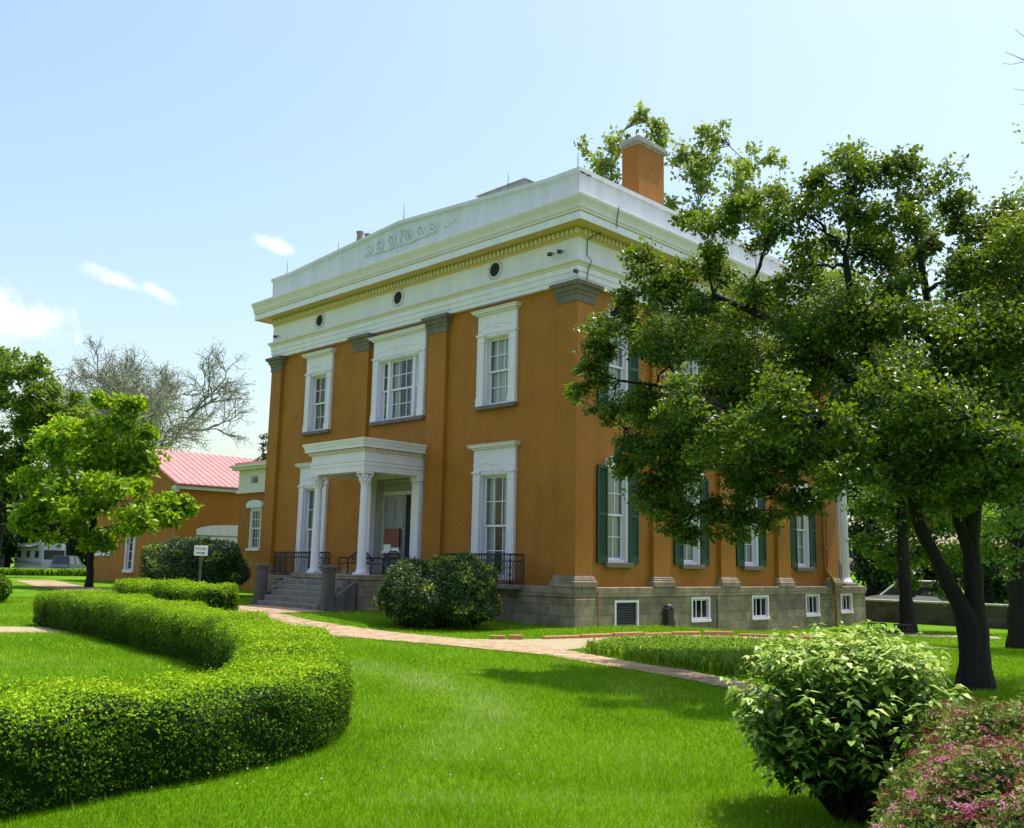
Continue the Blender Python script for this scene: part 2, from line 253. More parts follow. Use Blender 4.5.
def brick(name, c1, c2, mortar, bw, bh, ms, rough=0.85, mix_noise=0.35, bump=0.4, dark=(0.05, 0.05, 0.045), dk=0.0, offset_=0.5, nscale=1.3, weather=0.0):
    m, n, l, b = new_mat(name)
    uv = n.new('ShaderNodeTexCoord')
    bt = n.new('ShaderNodeTexBrick'); l.new(uv.outputs['UV'], bt.inputs['Vector'])
    bt.offset = offset_
    bt.inputs['Color1'].default_value = (*c1, 1); bt.inputs['Color2'].default_value = (*c2, 1); bt.inputs['Mortar'].default_value = (*mortar, 1)
    bt.inputs['Scale'].default_value = 1; bt.inputs['Brick Width'].default_value = bw; bt.inputs['Row Height'].default_value = bh
    bt.inputs['Mortar Size'].default_value = ms; bt.inputs['Mortar Smooth'].default_value = 0.3
    nz = n.new('ShaderNodeTexNoise'); nz.inputs['Scale'].default_value = nscale; nz.inputs['Detail'].default_value = 9; nz.inputs['Roughness'].default_value = 0.68
    l.new(uv.outputs['Object'], nz.inputs['Vector'])
    r = ramp(n, [(0.35, (1-mix_noise,)*3), (0.68, (1+mix_noise*.4,)*3)]); l.new(nz.outputs['Fac'], r.inputs['Fac'])
    mx = n.new('ShaderNodeMixRGB'); mx.blend_type = 'MULTIPLY'; mx.inputs['Fac'].default_value = 1
    l.new(bt.outputs['Color'], mx.inputs['Color1']); l.new(r.outputs['Color'], mx.inputs['Color2'])
    col = mx.outputs['Color']
    if dk:
        n2 = n.new('ShaderNodeTexNoise'); n2.inputs['Scale'].default_value = 0.7; n2.inputs['Detail'].default_value = 8; l.new(uv.outputs['Object'], n2.inputs['Vector'])
        r2 = ramp(n, [(0.5, (0, 0, 0)), (0.66, (1, 1, 1))]); l.new(n2.outputs['Fac'], r2.inputs['Fac'])
        fm = n.new('ShaderNodeMath'); fm.operation = 'MULTIPLY'; fm.inputs[1].default_value = dk; l.new(r2.outputs['Color'], fm.inputs[0])
        m2 = n.new('ShaderNodeMixRGB'); m2.inputs['Color2'].default_value = (*dark, 1); l.new(fm.outputs[0], m2.inputs['Fac']); l.new(col, m2.inputs['Color1']); col = m2.outputs['Color']
    if weather:
        mp = n.new('ShaderNodeMapping'); mp.inputs['Scale'].default_value = (1, 1, 0.10); l.new(uv.outputs['Object'], mp.inputs['Vector'])
        n4 = n.new('ShaderNodeTexNoise'); n4.inputs['Scale'].default_value = 2.6; n4.inputs['Detail'].default_value = 7; n4.inputs['Roughness'].default_value = 0.7; l.new(mp.outputs['Vector'], n4.inputs['Vector'])
        r4 = ramp(n, [(0.36, (0.80, 0.76, 0.74)), (0.52, (1, 1, 1)), (0.72, (1.10, 1.13, 1.3))]); l.new(n4.outputs['Fac'], r4.inputs['Fac'])
        m4 = n.new('ShaderNodeMixRGB'); m4.blend_type = 'MULTIPLY'; m4.inputs['Fac'].default_value = weather; l.new(col, m4.inputs['Color1']); l.new(r4.outputs['Color'], m4.inputs['Color2']); col = m4.outputs['Color']
    l.new(col, b.inputs['Base Color']); b.inputs['Roughness'].default_value = rough
    bp = n.new('ShaderNodeBump'); bp.inputs['Strength'].default_value = bump; bp.inputs['Distance'].default_value = 0.012
    ad = n.new('ShaderNodeMath'); ad.operation = 'SUBTRACT'; l.new(nz.outputs['Fac'], ad.inputs[0]); l.new(bt.outputs['Fac'], ad.inputs[1])
    l.new(ad.outputs[0], bp.inputs['Height']); l.new(bp.outputs['Normal'], b.inputs['Normal'])
    return m
def leaf_mat(name, stops, trans=0.4, tcol=(0.25, 0.42, 0.02), rough=0.45, spec=0.4):
    """leaf colour varies from leaf to leaf by the 'tone' each leaf carries; light passes through the blade"""
    m, n, l, b = new_mat(name)
    at = n.new('ShaderNodeAttribute'); at.attribute_name = 'tone'
    r = ramp(n, stops); l.new(at.outputs['Fac'], r.inputs['Fac'])
    l.new(r.outputs['Color'], b.inputs['Base Color']); b.inputs['Roughness'].default_value = rough
    b.inputs['Specular IOR Level'].default_value = spec
    t = n.new('ShaderNodeBsdfTranslucent'); mt = n.new('ShaderNodeMixRGB'); mt.blend_type = 'MIX'; mt.inputs['Fac'].default_value = 0.5
    mt.inputs['Color2'].default_value = (*tcol, 1); l.new(r.outputs['Color'], mt.inputs['Color1']); l.new(mt.outputs['Color'], t.inputs['Color'])
    mx = n.new('ShaderNodeMixShader'); mx.inputs['Fac'].default_value = trans
    out = n['Material Output']; l.new(b.outputs['BSDF'], mx.inputs[1]); l.new(t.outputs['BSDF'], mx.inputs[2]); l.new(mx.outputs['Shader'], out.inputs['Surface'])
    return m
def glass_mat():
    m, n, l, b = new_mat('window glass')
    n.remove(b); out = n['Material Output']
    tr = n.new('ShaderNodeBsdfTransparent'); tr.inputs['Color'].default_value = (0.86, 0.9, 0.9, 1)
    gl = n.new('ShaderNodeBsdfGlossy'); gl.inputs['Roughness'].default_value = 0.02
    tc = n.new('ShaderNodeTexCoord'); nz = n.new('ShaderNodeTexNoise'); nz.inputs['Scale'].default_value = 2.2; l.new(tc.outputs['Object'], nz.inputs['Vector'])
    bp = n.new('ShaderNodeBump'); bp.inputs['Strength'].default_value = 0.12; bp.inputs['Distance'].default_value = 0.05; l.new(nz.outputs['Fac'], bp.inputs['Height'])
    l.new(bp.outputs['Normal'], gl.inputs['Normal'])
    fr = n.new('ShaderNodeFresnel'); fr.inputs['IOR'].default_value = 1.7
    mx = n.new('ShaderNodeMixShader'); l.new(fr.outputs['Fac'], mx.inputs['Fac']); l.new(tr.outputs['BSDF'], mx.inputs[1]); l.new(gl.outputs['BSDF'], mx.inputs[2])
    l.new(mx.outputs['Shader'], out.inputs['Surface'])
    return m
M = {}
M['stucco'] = brick('painted ochre brick', (0.400, 0.146, 0.0085), (0.372, 0.134, 0.0075), (0.356, 0.127, 0.0075), 0.21, 0.07, 0.006, rough=0.75, mix_noise=0.13, bump=0.22, nscale=0.9, dark=(0.30, 0.095, 0.008), dk=0.4, weather=0.42)
M['white'] = surface('white painted wood', (0.71, 0.645, 0.745), (0.81, 0.745, 0.845), 2.5, 0.5, bump=0.05, bscale=14, streak=True, stain=((0.50, 0.49, 0.45), 3.0, 0.60, 0.30))
M['cream'] = surface('cream painted moulding', (0.68, 0.575, 0.58), (0.76, 0.655, 0.66), 3, 0.55, streak=True)
M['ochre_trim'] = surface('yellow painted dentil band', (0.60, 0.40, 0.15), (0.68, 0.47, 0.20), 3, 0.55)
M['pale_cream'] = surface('pale cream board', (0.70, 0.65, 0.56), (0.78, 0.73, 0.64), 3, 0.55, streak=True)
M['old_white'] = surface('weathered white parapet board', (0.60, 0.565, 0.65), (0.72, 0.685, 0.77), 3.0, 0.6, bump=0.08, bscale=10, streak=True, stain=((0.42, 0.42, 0.40), 2.2, 0.58, 0.35))
M['grey_stone'] = surface('grey brown carved stone', (0.125, 0.10, 0.085), (0.20, 0.165, 0.14), 4, 0.85, bump=0.2, bscale=40)
M['ashlar'] = brick('limestone ashlar', (0.36, 0.275, 0.185), (0.27, 0.208, 0.145), (0.13, 0.10, 0.072), 0.95, 0.31, 0.008, mix_noise=0.45, bump=0.5, dark=(0.11, 0.092, 0.075), dk=0.6, nscale=2.2)
M['step_stone'] = surface('worn step stone', (0.13, 0.118, 0.105), (0.25, 0.23, 0.205), 5, 0.85, bump=0.25, bscale=30, stain=((0.10, 0.10, 0.09), 4, 0.52, 0.6))
M['pier_stone'] = surface('dark weathered pier stone', (0.055, 0.048, 0.046), (0.145, 0.128, 0.12), 3, 0.9, bump=0.3, bscale=30, streak=True, stain=((0.06, 0.06, 0.06), 2.5, 0.5, 0.6))
M['iron'] = surface('black wrought iron', (0.02, 0.018, 0.018), (0.045, 0.035, 0.033), 8, 0.55)
M['glass'] = glass_mat()
M['curtain'] = surface('white net curtain', (0.72, 0.74, 0.76), (0.84, 0.86, 0.88), 2, 0.9, streak=True)
M['dark_room'] = surface('dark interior', (0.012, 0.012, 0.012), (0.02, 0.02, 0.02), 2, 0.9)
M['shutter'] = surface('dark green shutter paint', (0.008, 0.046, 0.020), (0.012, 0.064, 0.028), 5, 0.5, streak=True)
M['roof_grey'] = surface('grey roof metal', (0.28, 0.28, 0.29), (0.38, 0.38, 0.39), 2, 0.6)
M['roof_red'] = surface('faded red standing seam roof', (0.45, 0.165, 0.152), (0.54, 0.215, 0.20), 1.2, 0.5, streak=True)
M['door_grey'] = surface('grey painted door', (0.20, 0.195, 0.22), (0.25, 0.245, 0.27), 4, 0.55)
M['vestibule'] = surface('off white vestibule paint', (0.40, 0.385, 0.40), (0.48, 0.465, 0.48), 4, 0.6)
M['poster_red'] = surface('dark red notice', (0.13, 0.009, 0.020), (0.16, 0.011, 0.024), 6, 0.45)
M['paper'] = surface('white notice paper', (0.70, 0.70, 0.68), (0.78, 0.78, 0.76), 5, 0.6)
M['copper'] = surface('copper brown downspout', (0.30, 0.12, 0.05), (0.42, 0.17, 0.07), 6, 0.45, metal=0.3)
M['wire'] = surface('dark cable', (0.03, 0.03, 0.03), (0.05, 0.05, 0.05), 6, 0.6)
M['lamp_dark'] = surface('dark lamp housing', (0.04, 0.04, 0.045), (0.07, 0.07, 0.075), 6, 0.5)
M['brick_path'] = brick('worn brick paving', (0.50, 0.325, 0.185), (0.43, 0.275, 0.155), (0.42, 0.34, 0.22), 0.22, 0.11, 0.012, mix_noise=0.55, bump=0.9, dark=(0.30, 0.22, 0.12), dk=0.55, nscale=3.0)
M['gravel_path'] = surface('pale gravel', (0.27, 0.21, 0.125), (0.41, 0.33, 0.21), 9, 0.95, bump=0.5, bscale=70)
M['log'] = surface('edging brick', (0.32, 0.15, 0.06), (0.50, 0.27, 0.12), 7, 0.9, bump=0.3)
M['bark'] = surface('dark furrowed bark', (0.006, 0.005, 0.004), (0.020, 0.016, 0.013), 9, 0.95, bump=1.0, bscale=26, streak=True)
M['bark_grey'] = surface('grey bark', (0.13, 0.115, 0.10), (0.24, 0.22, 0.20), 7, 0.95, bump=0.5, bscale=20)
M['sign_white'] = surface('white sign face', (0.74, 0.74, 0.72), (0.80, 0.80, 0.78), 5, 0.5)
M['sign_black'] = surface('black sign lettering', (0.015, 0.015, 0.015), (0.025, 0.025, 0.025), 5, 0.5)
M['post'] = surface('weathered dark post', (0.07, 0.06, 0.05), (0.12, 0.10, 0.085), 9, 0.85, streak=True)
M['rv_white'] = surface('white camper panel', (0.44, 0.41, 0.46), (0.52, 0.49, 0.54), 2, 0.35)
M['rv_tint'] = surface('tinted camper glass', (0.02, 0.03, 0.032), (0.04, 0.05, 0.05), 2, 0.15)
M['rv_stripe'] = surface('grey green camper stripe', (0.20, 0.25, 0.24), (0.26, 0.31, 0.30), 2, 0.4)
M['car_blue'] = surface('slate blue car paint', (0.10, 0.12, 0.18), (0.13, 0.15, 0.22), 2, 0.25)
M['car_white'] = surface('white car paint', (0.70, 0.70, 0.70), (0.76, 0.76, 0.76), 2, 0.25)
M['tyre'] = surface('black tyre', (0.015, 0.015, 0.015), (0.03, 0.03, 0.03), 8, 0.8)
M['rim'] = surface('grey wheel rim', (0.35, 0.35, 0.36), (0.45, 0.45, 0.46), 8, 0.35, metal=0.6)
M['shed_grey'] = surface('grey shed board', (0.14, 0.15, 0.16), (0.20, 0.21, 0.22), 3, 0.8, streak=True)
M['wall_stone'] = brick('low grey stone wall', (0.075, 0.068, 0.062), (0.10, 0.092, 0.084), (0.05, 0.047, 0.044), 0.6, 0.25, 0.012, mix_noise=0.5, bump=0.5)
M['cap_stone'] = surface('pale weathered chimney cap', (0.20, 0.175, 0.155), (0.46, 0.42, 0.39), 9, 0.85, bump=0.6, bscale=18)
M['terracotta'] = surface('grey brown chimney pot', (0.20, 0.15, 0.13), (0.30, 0.24, 0.21), 8, 0.8)
# foliage
M['lf_main'] = leaf_mat('broad tree leaves', [(0, (0.014, 0.044, 0.004)), (0.45, (0.050, 0.112, 0.007)), (0.8, (0.118, 0.195, 0.011)), (1, (0.25, 0.24, 0.02))], 0.36, (0.38, 0.52, 0.010), rough=0.38, spec=0.5)
M['lf_back'] = leaf_mat('pale green leaves', [(0, (0.10, 0.15, 0.03)), (0.5, (0.20, 0.28, 0.05)), (1, (0.36, 0.42, 0.10))], 0.45, (0.50, 0.60, 0.08), rough=0.5, spec=0.3)
M['lf_dark'] = leaf_mat('dark tree leaves', [(0, (0.018, 0.045, 0.010)), (0.6, (0.032, 0.075, 0.014)), (1, (0.06, 0.11, 0.02))], 0.25, (0.14, 0.24, 0.02))
M['lf_mid'] = leaf_mat('mid green leaves', [(0, (0.05, 0.12, 0.012)), (0.6, (0.11, 0.22, 0.018)), (1, (0.20, 0.33, 0.03))], 0.45, (0.36, 0.56, 0.03))
M['lf_young'] = leaf_mat('bright young tree leaves', [(0, (0.035, 0.10, 0.006)), (0.4, (0.13, 0.26, 0.008)), (0.7, (0.25, 0.41, 0.010)), (1, (0.44, 0.56, 0.03))], 0.42, (0.52, 0.74, 0.008), rough=0.4, spec=0.3)
M['lf_old'] = leaf_mat('olive tree leaves', [(0, (0.045, 0.09, 0.010)), (0.6, (0.12, 0.20, 0.016)), (1, (0.24, 0.31, 0.04))], 0.42, (0.38, 0.54, 0.02))
M['lf_bare'] = leaf_mat('sparse light green leaves', [(0, (0.16, 0.21, 0.09)), (1, (0.30, 0.36, 0.16))], 0.45, (0.40, 0.48, 0.18))
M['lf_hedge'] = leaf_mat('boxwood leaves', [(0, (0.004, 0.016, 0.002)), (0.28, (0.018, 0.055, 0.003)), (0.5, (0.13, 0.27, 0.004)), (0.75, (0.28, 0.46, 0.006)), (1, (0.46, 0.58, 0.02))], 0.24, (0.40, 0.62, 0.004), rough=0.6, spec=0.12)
M['lf_yew'] = leaf_mat('dark evergreen leaves', [(0, (0.014, 0.042, 0.010)), (0.6, (0.032, 0.078, 0.014)), (0.85, (0.085, 0.15, 0.018)), (1, (0.36, 0.40, 0.04))], 0.24, (0.26, 0.36, 0.02), rough=0.5)
M['lf_shrub'] = leaf_mat('viburnum leaves', [(0, (0.008, 0.030, 0.004)), (0.35, (0.040, 0.105, 0.010)), (0.62, (0.14, 0.26, 0.030)), (0.85, (0.30, 0.42, 0.06)), (1, (0.44, 0.53, 0.13))], 0.26, (0.34, 0.50, 0.03), rough=0.42, spec=0.25)
M['lf_spirea'] = leaf_mat('spirea leaves', [(0, (0.05, 0.09, 0.015)), (0.5, (0.14, 0.20, 0.03)), (1, (0.42, 0.47, 0.13))], 0.30, (0.40, 0.50, 0.04), spec=0.2)
M['fl_spirea'] = leaf_mat('spirea flowers', [(0, (0.10, 0.012, 0.015)), (0.5, (0.24, 0.045, 0.055)), (0.75, (0.46, 0.12, 0.20)), (1, (0.64, 0.24, 0.44))], 0.2, (0.45, 0.10, 0.16), rough=0.8, spec=0.1)
M['lf_lily'] = leaf_mat('strap leaves', [(0, (0.07, 0.17, 0.010)), (0.5, (0.16, 0.30, 0.014)), (1, (0.34, 0.44, 0.04))], 0.38, (0.40, 0.58, 0.02), rough=0.5, spec=0.2)
M['lf_grass'] = leaf_mat('lawn grass', [(0, (0.052, 0.155, 0.002)), (0.45, (0.155, 0.325, 0.003)), (0.72, (0.265, 0.42, 0.008)), (1, (0.52, 0.55, 0.22))], 0.32, (0.38, 0.58, 0.002), rough=0.7, spec=0.06)

def lawn_mat():
    m, n, l, b = new_mat('lawn')
    tc = n.new('ShaderNodeTexCoord')
    n1 = n.new('ShaderNodeTexNoise'); n1.inputs['Scale'].default_value = 0.45; n1.inputs['Detail'].default_value = 8; n1.inputs['Roughness'].default_value = 0.62; l.new(tc.outputs['Object'], n1.inputs['Vector'])
    r1 = ramp(n, [(0.30, (0.066, 0.172, 0.002)), (0.52, (0.112, 0.245, 0.003)), (0.72, (0.172, 0.295, 0.008))]); l.new(n1.outputs['Fac'], r1.inputs['Fac'])
    n2 = n.new('ShaderNodeTexNoise'); n2.inputs['Scale'].default_value = 14; n2.inputs['Detail'].default_value = 6; n2.inputs['Roughness'].default_value = 0.75; l.new(tc.outputs['Object'], n2.inputs['Vector'])
    r2 = ramp(n, [(0.3, (0.55, 0.60, 0.5)), (0.7, (1.25, 1.2, 1.2))]); l.new(n2.outputs['Fac'], r2.inputs['Fac'])
    mx = n.new('ShaderNodeMixRGB'); mx.blend_type = 'MULTIPLY'; mx.inputs['Fac'].default_value = 1; l.new(r1.outputs['Color'], mx.inputs['Color1']); l.new(r2.outputs['Color'], mx.inputs['Color2'])
    l.new(mx.outputs['Color'], b.inputs['Base Color']); b.inputs['Roughness'].default_value = 0.9; b.inputs['Specular IOR Level'].default_value = 0.1
    bp = n.new('ShaderNodeBump'); bp.inputs['Strength'].default_value = 0.8; bp.inputs['Distance'].default_value = 0.06
    n3 = n.new('ShaderNodeTexNoise'); n3.inputs['Scale'].default_value = 30; n3.inputs['Detail'].default_value = 5; l.new(tc.outputs['Object'], n3.inputs['Vector'])
    l.new(n3.outputs['Fac'], bp.inputs['Height']); l.new(bp.outputs['Normal'], b.inputs['Normal'])
    return m
M['clover'] = surface('white clover', (0.70, 0.70, 0.64), (0.80, 0.80, 0.76), 5, 0.8)
M['lawn'] = lawn_mat()

# ------------------------------------------------------------------ setting: lawn, paths
def axis(lo, hi, near0, near1, step):
    a = np.arange(near0, near1+step/2, step); out = [a]
    g = near1; s = step; o = []
    while g < hi: s *= 1.35; g += s; o.append(g)
    out.append(np.array(o)); g = near0; s = step; o = []
    while g > lo: s *= 1.35; g -= s; o.append(g)
    return np.concatenate([np.array(o[::-1])]+out)
gx = axis(-900, 900, -30, 22, 0.5); gy = axis(-900, 900, -24, 24, 0.5)
GX, GY = np.meshgrid(gx, gy, indexing='ij'); GZ = gz(GX, GY)
nx, ny = GX.shape
ii = (np.arange(nx-1)[:, None]*ny+np.arange(ny-1)[None, :])
ground = raw_mesh('lawn', np.stack([GX, GY, GZ], -1).reshape(-1, 3), np.stack([ii, ii+ny, ii+ny+1, ii+1], -1).reshape(-1, 4), M['lawn'], smooth=True)
tag(ground, kind='structure')

def strip(name, A, B, mat, dz, cross=6, step=0.25):
    A = np.array(A, float); B = np.array(B, float)
    n = max(int(np.linalg.norm(np.diff((A+B)/2, axis=0), axis=1).sum()/step), 4)
    def rs(P):
        d = np.linspace(0, 1, len(P)); t = np.linspace(0, 1, n); Q = np.stack([np.interp(t, d, P[:, i]) for i in (0, 1)], 1)
        for _ in range(3): Q[1:-1] = .5*Q[1:-1]+.25*(Q[:-2]+Q[2:])
        Q[1:-1] += rng.normal(0, .02, Q[1:-1].shape); return Q
    A2, B2 = rs(A), rs(B); t = np.linspace(0, 1, cross+1)[None, :, None]
    P = A2[:, None, :]*(1-t)+B2[:, None, :]*t
    Z = gz(P[..., 0], P[..., 1])+dz
    V = np.concatenate([P, Z[..., None]], -1).reshape(-1, 3)
    mb = MB(); c = cross+1
    F = [(i*c+k, i*c+k+1, (i+1)*c+k+1, (i+1)*c+k) for i in range(n-1) for k in range(cross)]
    mb.add(V.tolist(), F); o = mb.build(name, mat, smooth=True); tag(o, kind='structure')
    return np.vstack([A2, B2[::-1]])
POLY = []
POLY.append(strip('brick_path', [(-42, -1.2), (-32, -3.6), (-25, -4.7), (-15, -6.4), (-9, -6.8), (-5, -6.95), (-2.2, -7.4), (-.5, -7.5), (2.2, -7.0), (3.7, -6.9), (5.1, -6.75), (6.5, -7.2), (8, -7.5), (9.2, -7.85), (10.3, -8.35), (13, -9.9), (17, -12.2)],
      [(-42, 1.0), (-32, -1.4), (-25, -2.7), (-15, -4.8), (-9.15, -5.2), (-4.6, -5.8), (-1.6, -5.55), (.2, -5.6), (1.5, -5.5), (3.2, -5.3), (5.2, -5.75), (6.4, -6.2), (7.2, -6.5), (8.4, -6.72), (9.7, -7.3), (13, -8.7), (17, -11)], M['brick_path'], 0.016))
POLY.append(strip('step_apron', [(-10.4, -5.6), (-6.4, -6.1)], [(-10.5, -3.2), (-6.5, -3.2)], M['brick_path'], 0.024))
POLY.append(strip('gravel_path', [(1.3, -5.7), (2.1, -4.7), (2.55, -3.4), (2.75, -2.04), (3.15, -.3), (3.7, .9), (4.6, 1.7), (6.5, 2.6), (9, 4)], [(4.7, -5.9), (4.5, -4.6), (4.1, -3.0), (3.95, -1.5), (4.15, -.8), (4.6, .1), (5.4, .9), (7, 1.7), (9.3, 3)], M['gravel_path'], 0.011))
POLY.append(strip('edge_path', [(-4.2, -11.7), (-5.2, -13.3), (-6.8, -16)], [(-5.7, -11.1), (-7.05, -12.7), (-8.9, -15.4)], M['gravel_path'], 0.012))
POLY.append(strip('rear_path', [(3.2, 12.2), (4.2, 12.9), (6.5, 14.6)], [(2.6, 13.2), (3.6, 13.9), (6.0, 15.6)], M['gravel_path'], 0.012))
BED = np.array([(5.25, -5.75), (4.75, -4.2), (4.75, -2.6), (5.6, -1.6), (7.2, -1.0), (8.6, -2.6), (9.9, -6.9), (8.4, -6.5), (7.2, -6.25), (6.2, -5.95)])
road = strip('rear_road', [(-60, 26), (60, 26)], [(-60, 32), (60, 32)], surface('asphalt', (0.045, 0.045, 0.047), (0.06, 0.06, 0.062), 5, 0.9, bump=0.3), 0.02, step=3)

# ------------------------------------------------------------------ the mansion
W = 17.02; REC = 0.14; YR = 16.1; YP = 18.3
man = thing('mansion', (-8.5, 8.0, 0.0), 'large two storey ochre mansion with white cornice and columned entrance porch', 'mansion')
def fmap(u, d, z): return (u, REC-d, z)                 # front wall: d outwards
def smap(u, d, z): return (-REC+d, u, z)                # side wall towards the lawn
def wall_panel(mb, fn, u0, u1, z0, z1, holes, depth):
    us = sorted({u0, u1, *[h[0] for h in holes], *[h[1] for h in holes]}); zs = sorted({z0, z1, *[h[2] for h in holes], *[h[3] for h in holes]})
    for i in range(len(us)-1):
        for k in range(len(zs)-1):
            cu, cz = (us[i]+us[i+1])/2, (zs[k]+zs[k+1])/2
            if any(h[0] < cu < h[1] and h[2] < cz < h[3] for h in holes): continue
            mb.quad(fn(us[i], 0, zs[k]), fn(us[i+1], 0, zs[k]), fn(us[i+1], 0, zs[k+1]), fn(us[i], 0, zs[k+1]))
    for a, b, c, d in holes:
        for p, q in (((a, c), (b, c)), ((b, c), (b, d)), ((b, d), (a, d)), ((a, d), (a, c))):
            mb.quad(fn(p[0], 0, p[1]), fn(q[0], 0, q[1]), fn(q[0], -depth, q[1]), fn(p[0], -depth, p[1]))
UP = (6.73, 9.89)                                       # upper window casing, sill to hood
FU = [(-4.35, -2.59), (-W+2.59, -W+4.35)]               # single front windows
FT = (-9.99, -7.03)                                     # triple front window
FL = [(-4.40, -2.53), (-W+2.53, -W+4.40)]               # tall lower windows
LOW = (1.24, 5.48)
ST = .31                                                # casing strip
def opening(c, zr, top): return (c[0]+ST, c[1]-ST, zr[0], zr[1]-top)
holes_f = [opening(c, UP, .92) for c in FU]+[opening(FT, UP, .92)]+[opening(c, LOW, .98) for c in FL]+[(-9.57, -7.45, 1.3, 4.6)]
SWC = [2.07, 5.95, 9.66, 13.45]                          # side window centres
holes_s = [(c-.52, c+.52, 1.84, 4.68) for c in SWC]+[(c-.52, c+.52, 6.40, 9.3) for c in SWC]
mb = MB()
wall_panel(mb, fmap, -W+REC, -REC, 1.12, 10.1, holes_f, .36)
wall_panel(mb, smap, REC, YR-REC, 1.12, 10.1, holes_s, .30)
mb.quad((-W+REC, REC, 1.12), (-W+REC, YR-REC, 1.12), (-W+REC, YR-REC, 10.1), (-W+REC, REC, 10.1))
mb.quad((-W+REC, YR-REC, 1.12), (-REC, YR-REC, 1.12), (-REC, YR-REC, 10.1), (-W+REC, YR-REC, 10.1))
mb.build('wall', M['stucco'], man)
mb = MB(); mb.box((-W+1.2, 1.4, 1.0), (-1.4, YR-1.2, 1.2)).box((-W+1.2, 1.4, 5.9), (-1.4, YR-1.2, 6.1)).box((-W+1.2, 1.4, 9.95), (-1.4, YR-1.2, 10.05))
mb.build('floor_slab', M['dark_room'], man)

# stone foundation with basement openings
BW = [(1.70, 2.85, -.02, .74), (5.64, 6.71, .08, .80), (9.35, 10.47, .06, .82), (13.21, 14.27, .08, .84), (16.05, 17.05, .14, .86)]
fo = MB()
ff = lambda u, d, z: (u, -.05-d, z); fs = lambda u, d, z: (.05+d, u, z)
wall_panel(fo, ff, -W-.05, .05, -.7, .82, [], .2)
wall_panel(fo, fs, -.05, YP, -.9, .82, BW, .3)
fo.quad((-W-.05, -.05, -.7), (-W-.05, YP, -.7), (-W-.05, YP, 1.12), (-W-.05, -.05, 1.12))
fo.quad((-W-.05, YP, -.9), (.05, YP, -.9), (.05, YP, 1.12), (-W-.05, YP, 1.12))
fo.bbox((-W-.09, -.09, .82), (.09, REC+.04, 1.12), .02)
fo.bbox((-REC-.04, REC+.045, .82), (.09, YP+.04, 1.12), .02)
fo.box((-W+.5, YR-.05, 1.02), (-REC-.05, YP-.02, 1.10))
fo.build('foundation', M['ashlar'], man)
# the corner pilaster's plinth stands forward of the foundation
for (x0, x1, y0, y1) in ((-.80, .105, -.105, .80),):
    mb = MB(); mb.bbox((x0, y0, -.9), (x1, y1, .80), .015); mb.build('corner_plinth', M['ashlar'], man)

for i, (a, b, c, d) in enumerate(BW):
    w = MB()
    w.box((a, -.10, c), (a+.07, .035, d), fs).box((b-.07, -.10, c), (b, .035, d), fs).box((a+.07, -.10, d-.07), (b-.07, .03, d), fs)
    o = w.build('basement_window', M['white'], man)
    s = MB(); s.box((a-.03, -.1, c-.09), (b+.03, .06, c-.003), fs); s.build('sill', M['white'], o)
    if i == 0:
        lv = MB()
        for k in range(9):
            z = c+.03+k*.072; lv.add([fs(a+.07, -.05, z+.06), fs(b-.07, -.05, z+.06), fs(b-.07, -.01, z), fs(a+.07, -.01, z)], [(0, 1, 2, 3)])
        lv.box((a+.07, -.2, c), (b-.07, -.06, d-.07), fs)
        lv.build('louvre', M['iron'], o)
    else:
        sa = MB(); n = 3
        for k in range(1, n): u = a+.07+(b-a-.14)*k/n; sa.box((u-.018, -.09, c+.06), (u+.018, -.05, d-.12), fs)
        sa.box((a+.07, -.09, c), (b-.07, -.04, c+.06), fs).box((a+.07, -.09, d-.12), (b-.07, -.04, d-.07), fs)
        sa.build('sash', M['white'], o)
        g = MB(); g.quad(fs(a+.07, -.075, c), fs(b-.07, -.075, c), fs(b-.07, -.075, d), fs(a+.07, -.075, d)); g.build('glass_pane', M['glass'], o)
        bk = MB(); bk.box((a, -.6, c), (b, -.31, d), fs); bk.build('dark_backing', M['dark_room'], o)

# pilasters: front and side
def pilaster(fn, u0, u1, z0=1.45):
    p = MB(); p.box((u0, -REC-.02+.0, z0), (u1, REC, 9.5), fn)
    return p
CAPP = [(.0, 9.5), (.03, 9.5), (.03, 9.70), (.06, 9.72), (.06, 9.80), (.11, 9.84), (.13, 9.94), (.20, 9.97), (.22, 10.08)]
BASP = [(.115, 1.12), (.115, 1.27), (.08, 1.29), (.08, 1.345), (.05, 1.36), (.05, 1.40), (.02, 1.42), (.02, 1.45)]
def stepped(rects, prof, name, parent, mat):
    """stacks mitred courses around a pilaster's plan rectangle"""
    mb = MB()
    for (x0, x1, y0, y1) in rects:
        V = []; F = []
        for o, z in prof: V += [(x0-o, y0-o, z), (x1+o, y0-o, z), (x1+o, y1+o, z), (x0-o, y1+o, z)]
        for i in range(len(prof)-1):
            for k in range(4): F.append((i*4+k, i*4+(k+1) % 4, i*4+4+(k+1) % 4, i*4+4+k))
        F.append((3, 2, 1, 0)); F.append(tuple(len(V)-4+k for k in range(4))); mb.add(V, F)
    return mb.build(name, mat, parent)
PIL = [(-W, -16.26, 0, .756), (-11.14, -10.25, 0, REC+.05), (-6.79, -5.88, 0, REC+.05), (-.756, 0, 0, .756)]
for a, b in ((3.716, 4.63), (7.545, 8.45), (11.37, 12.28), (15.2, 16.1)): PIL.append((-REC-.05, 0, a, b))
for (x0, x1, y0, y1) in PIL:
    mb = MB(); mb.box((x0, y0, 1.44), (x1, y1, 9.52)); o = mb.build('pilaster', M['stucco'], man)
    stepped([(x0, x1, y0, y1)], CAPP, 'capital', o, M['grey_stone']); stepped([(x0, x1, y0, y1)], BASP, 'base', o, M['ashlar'])

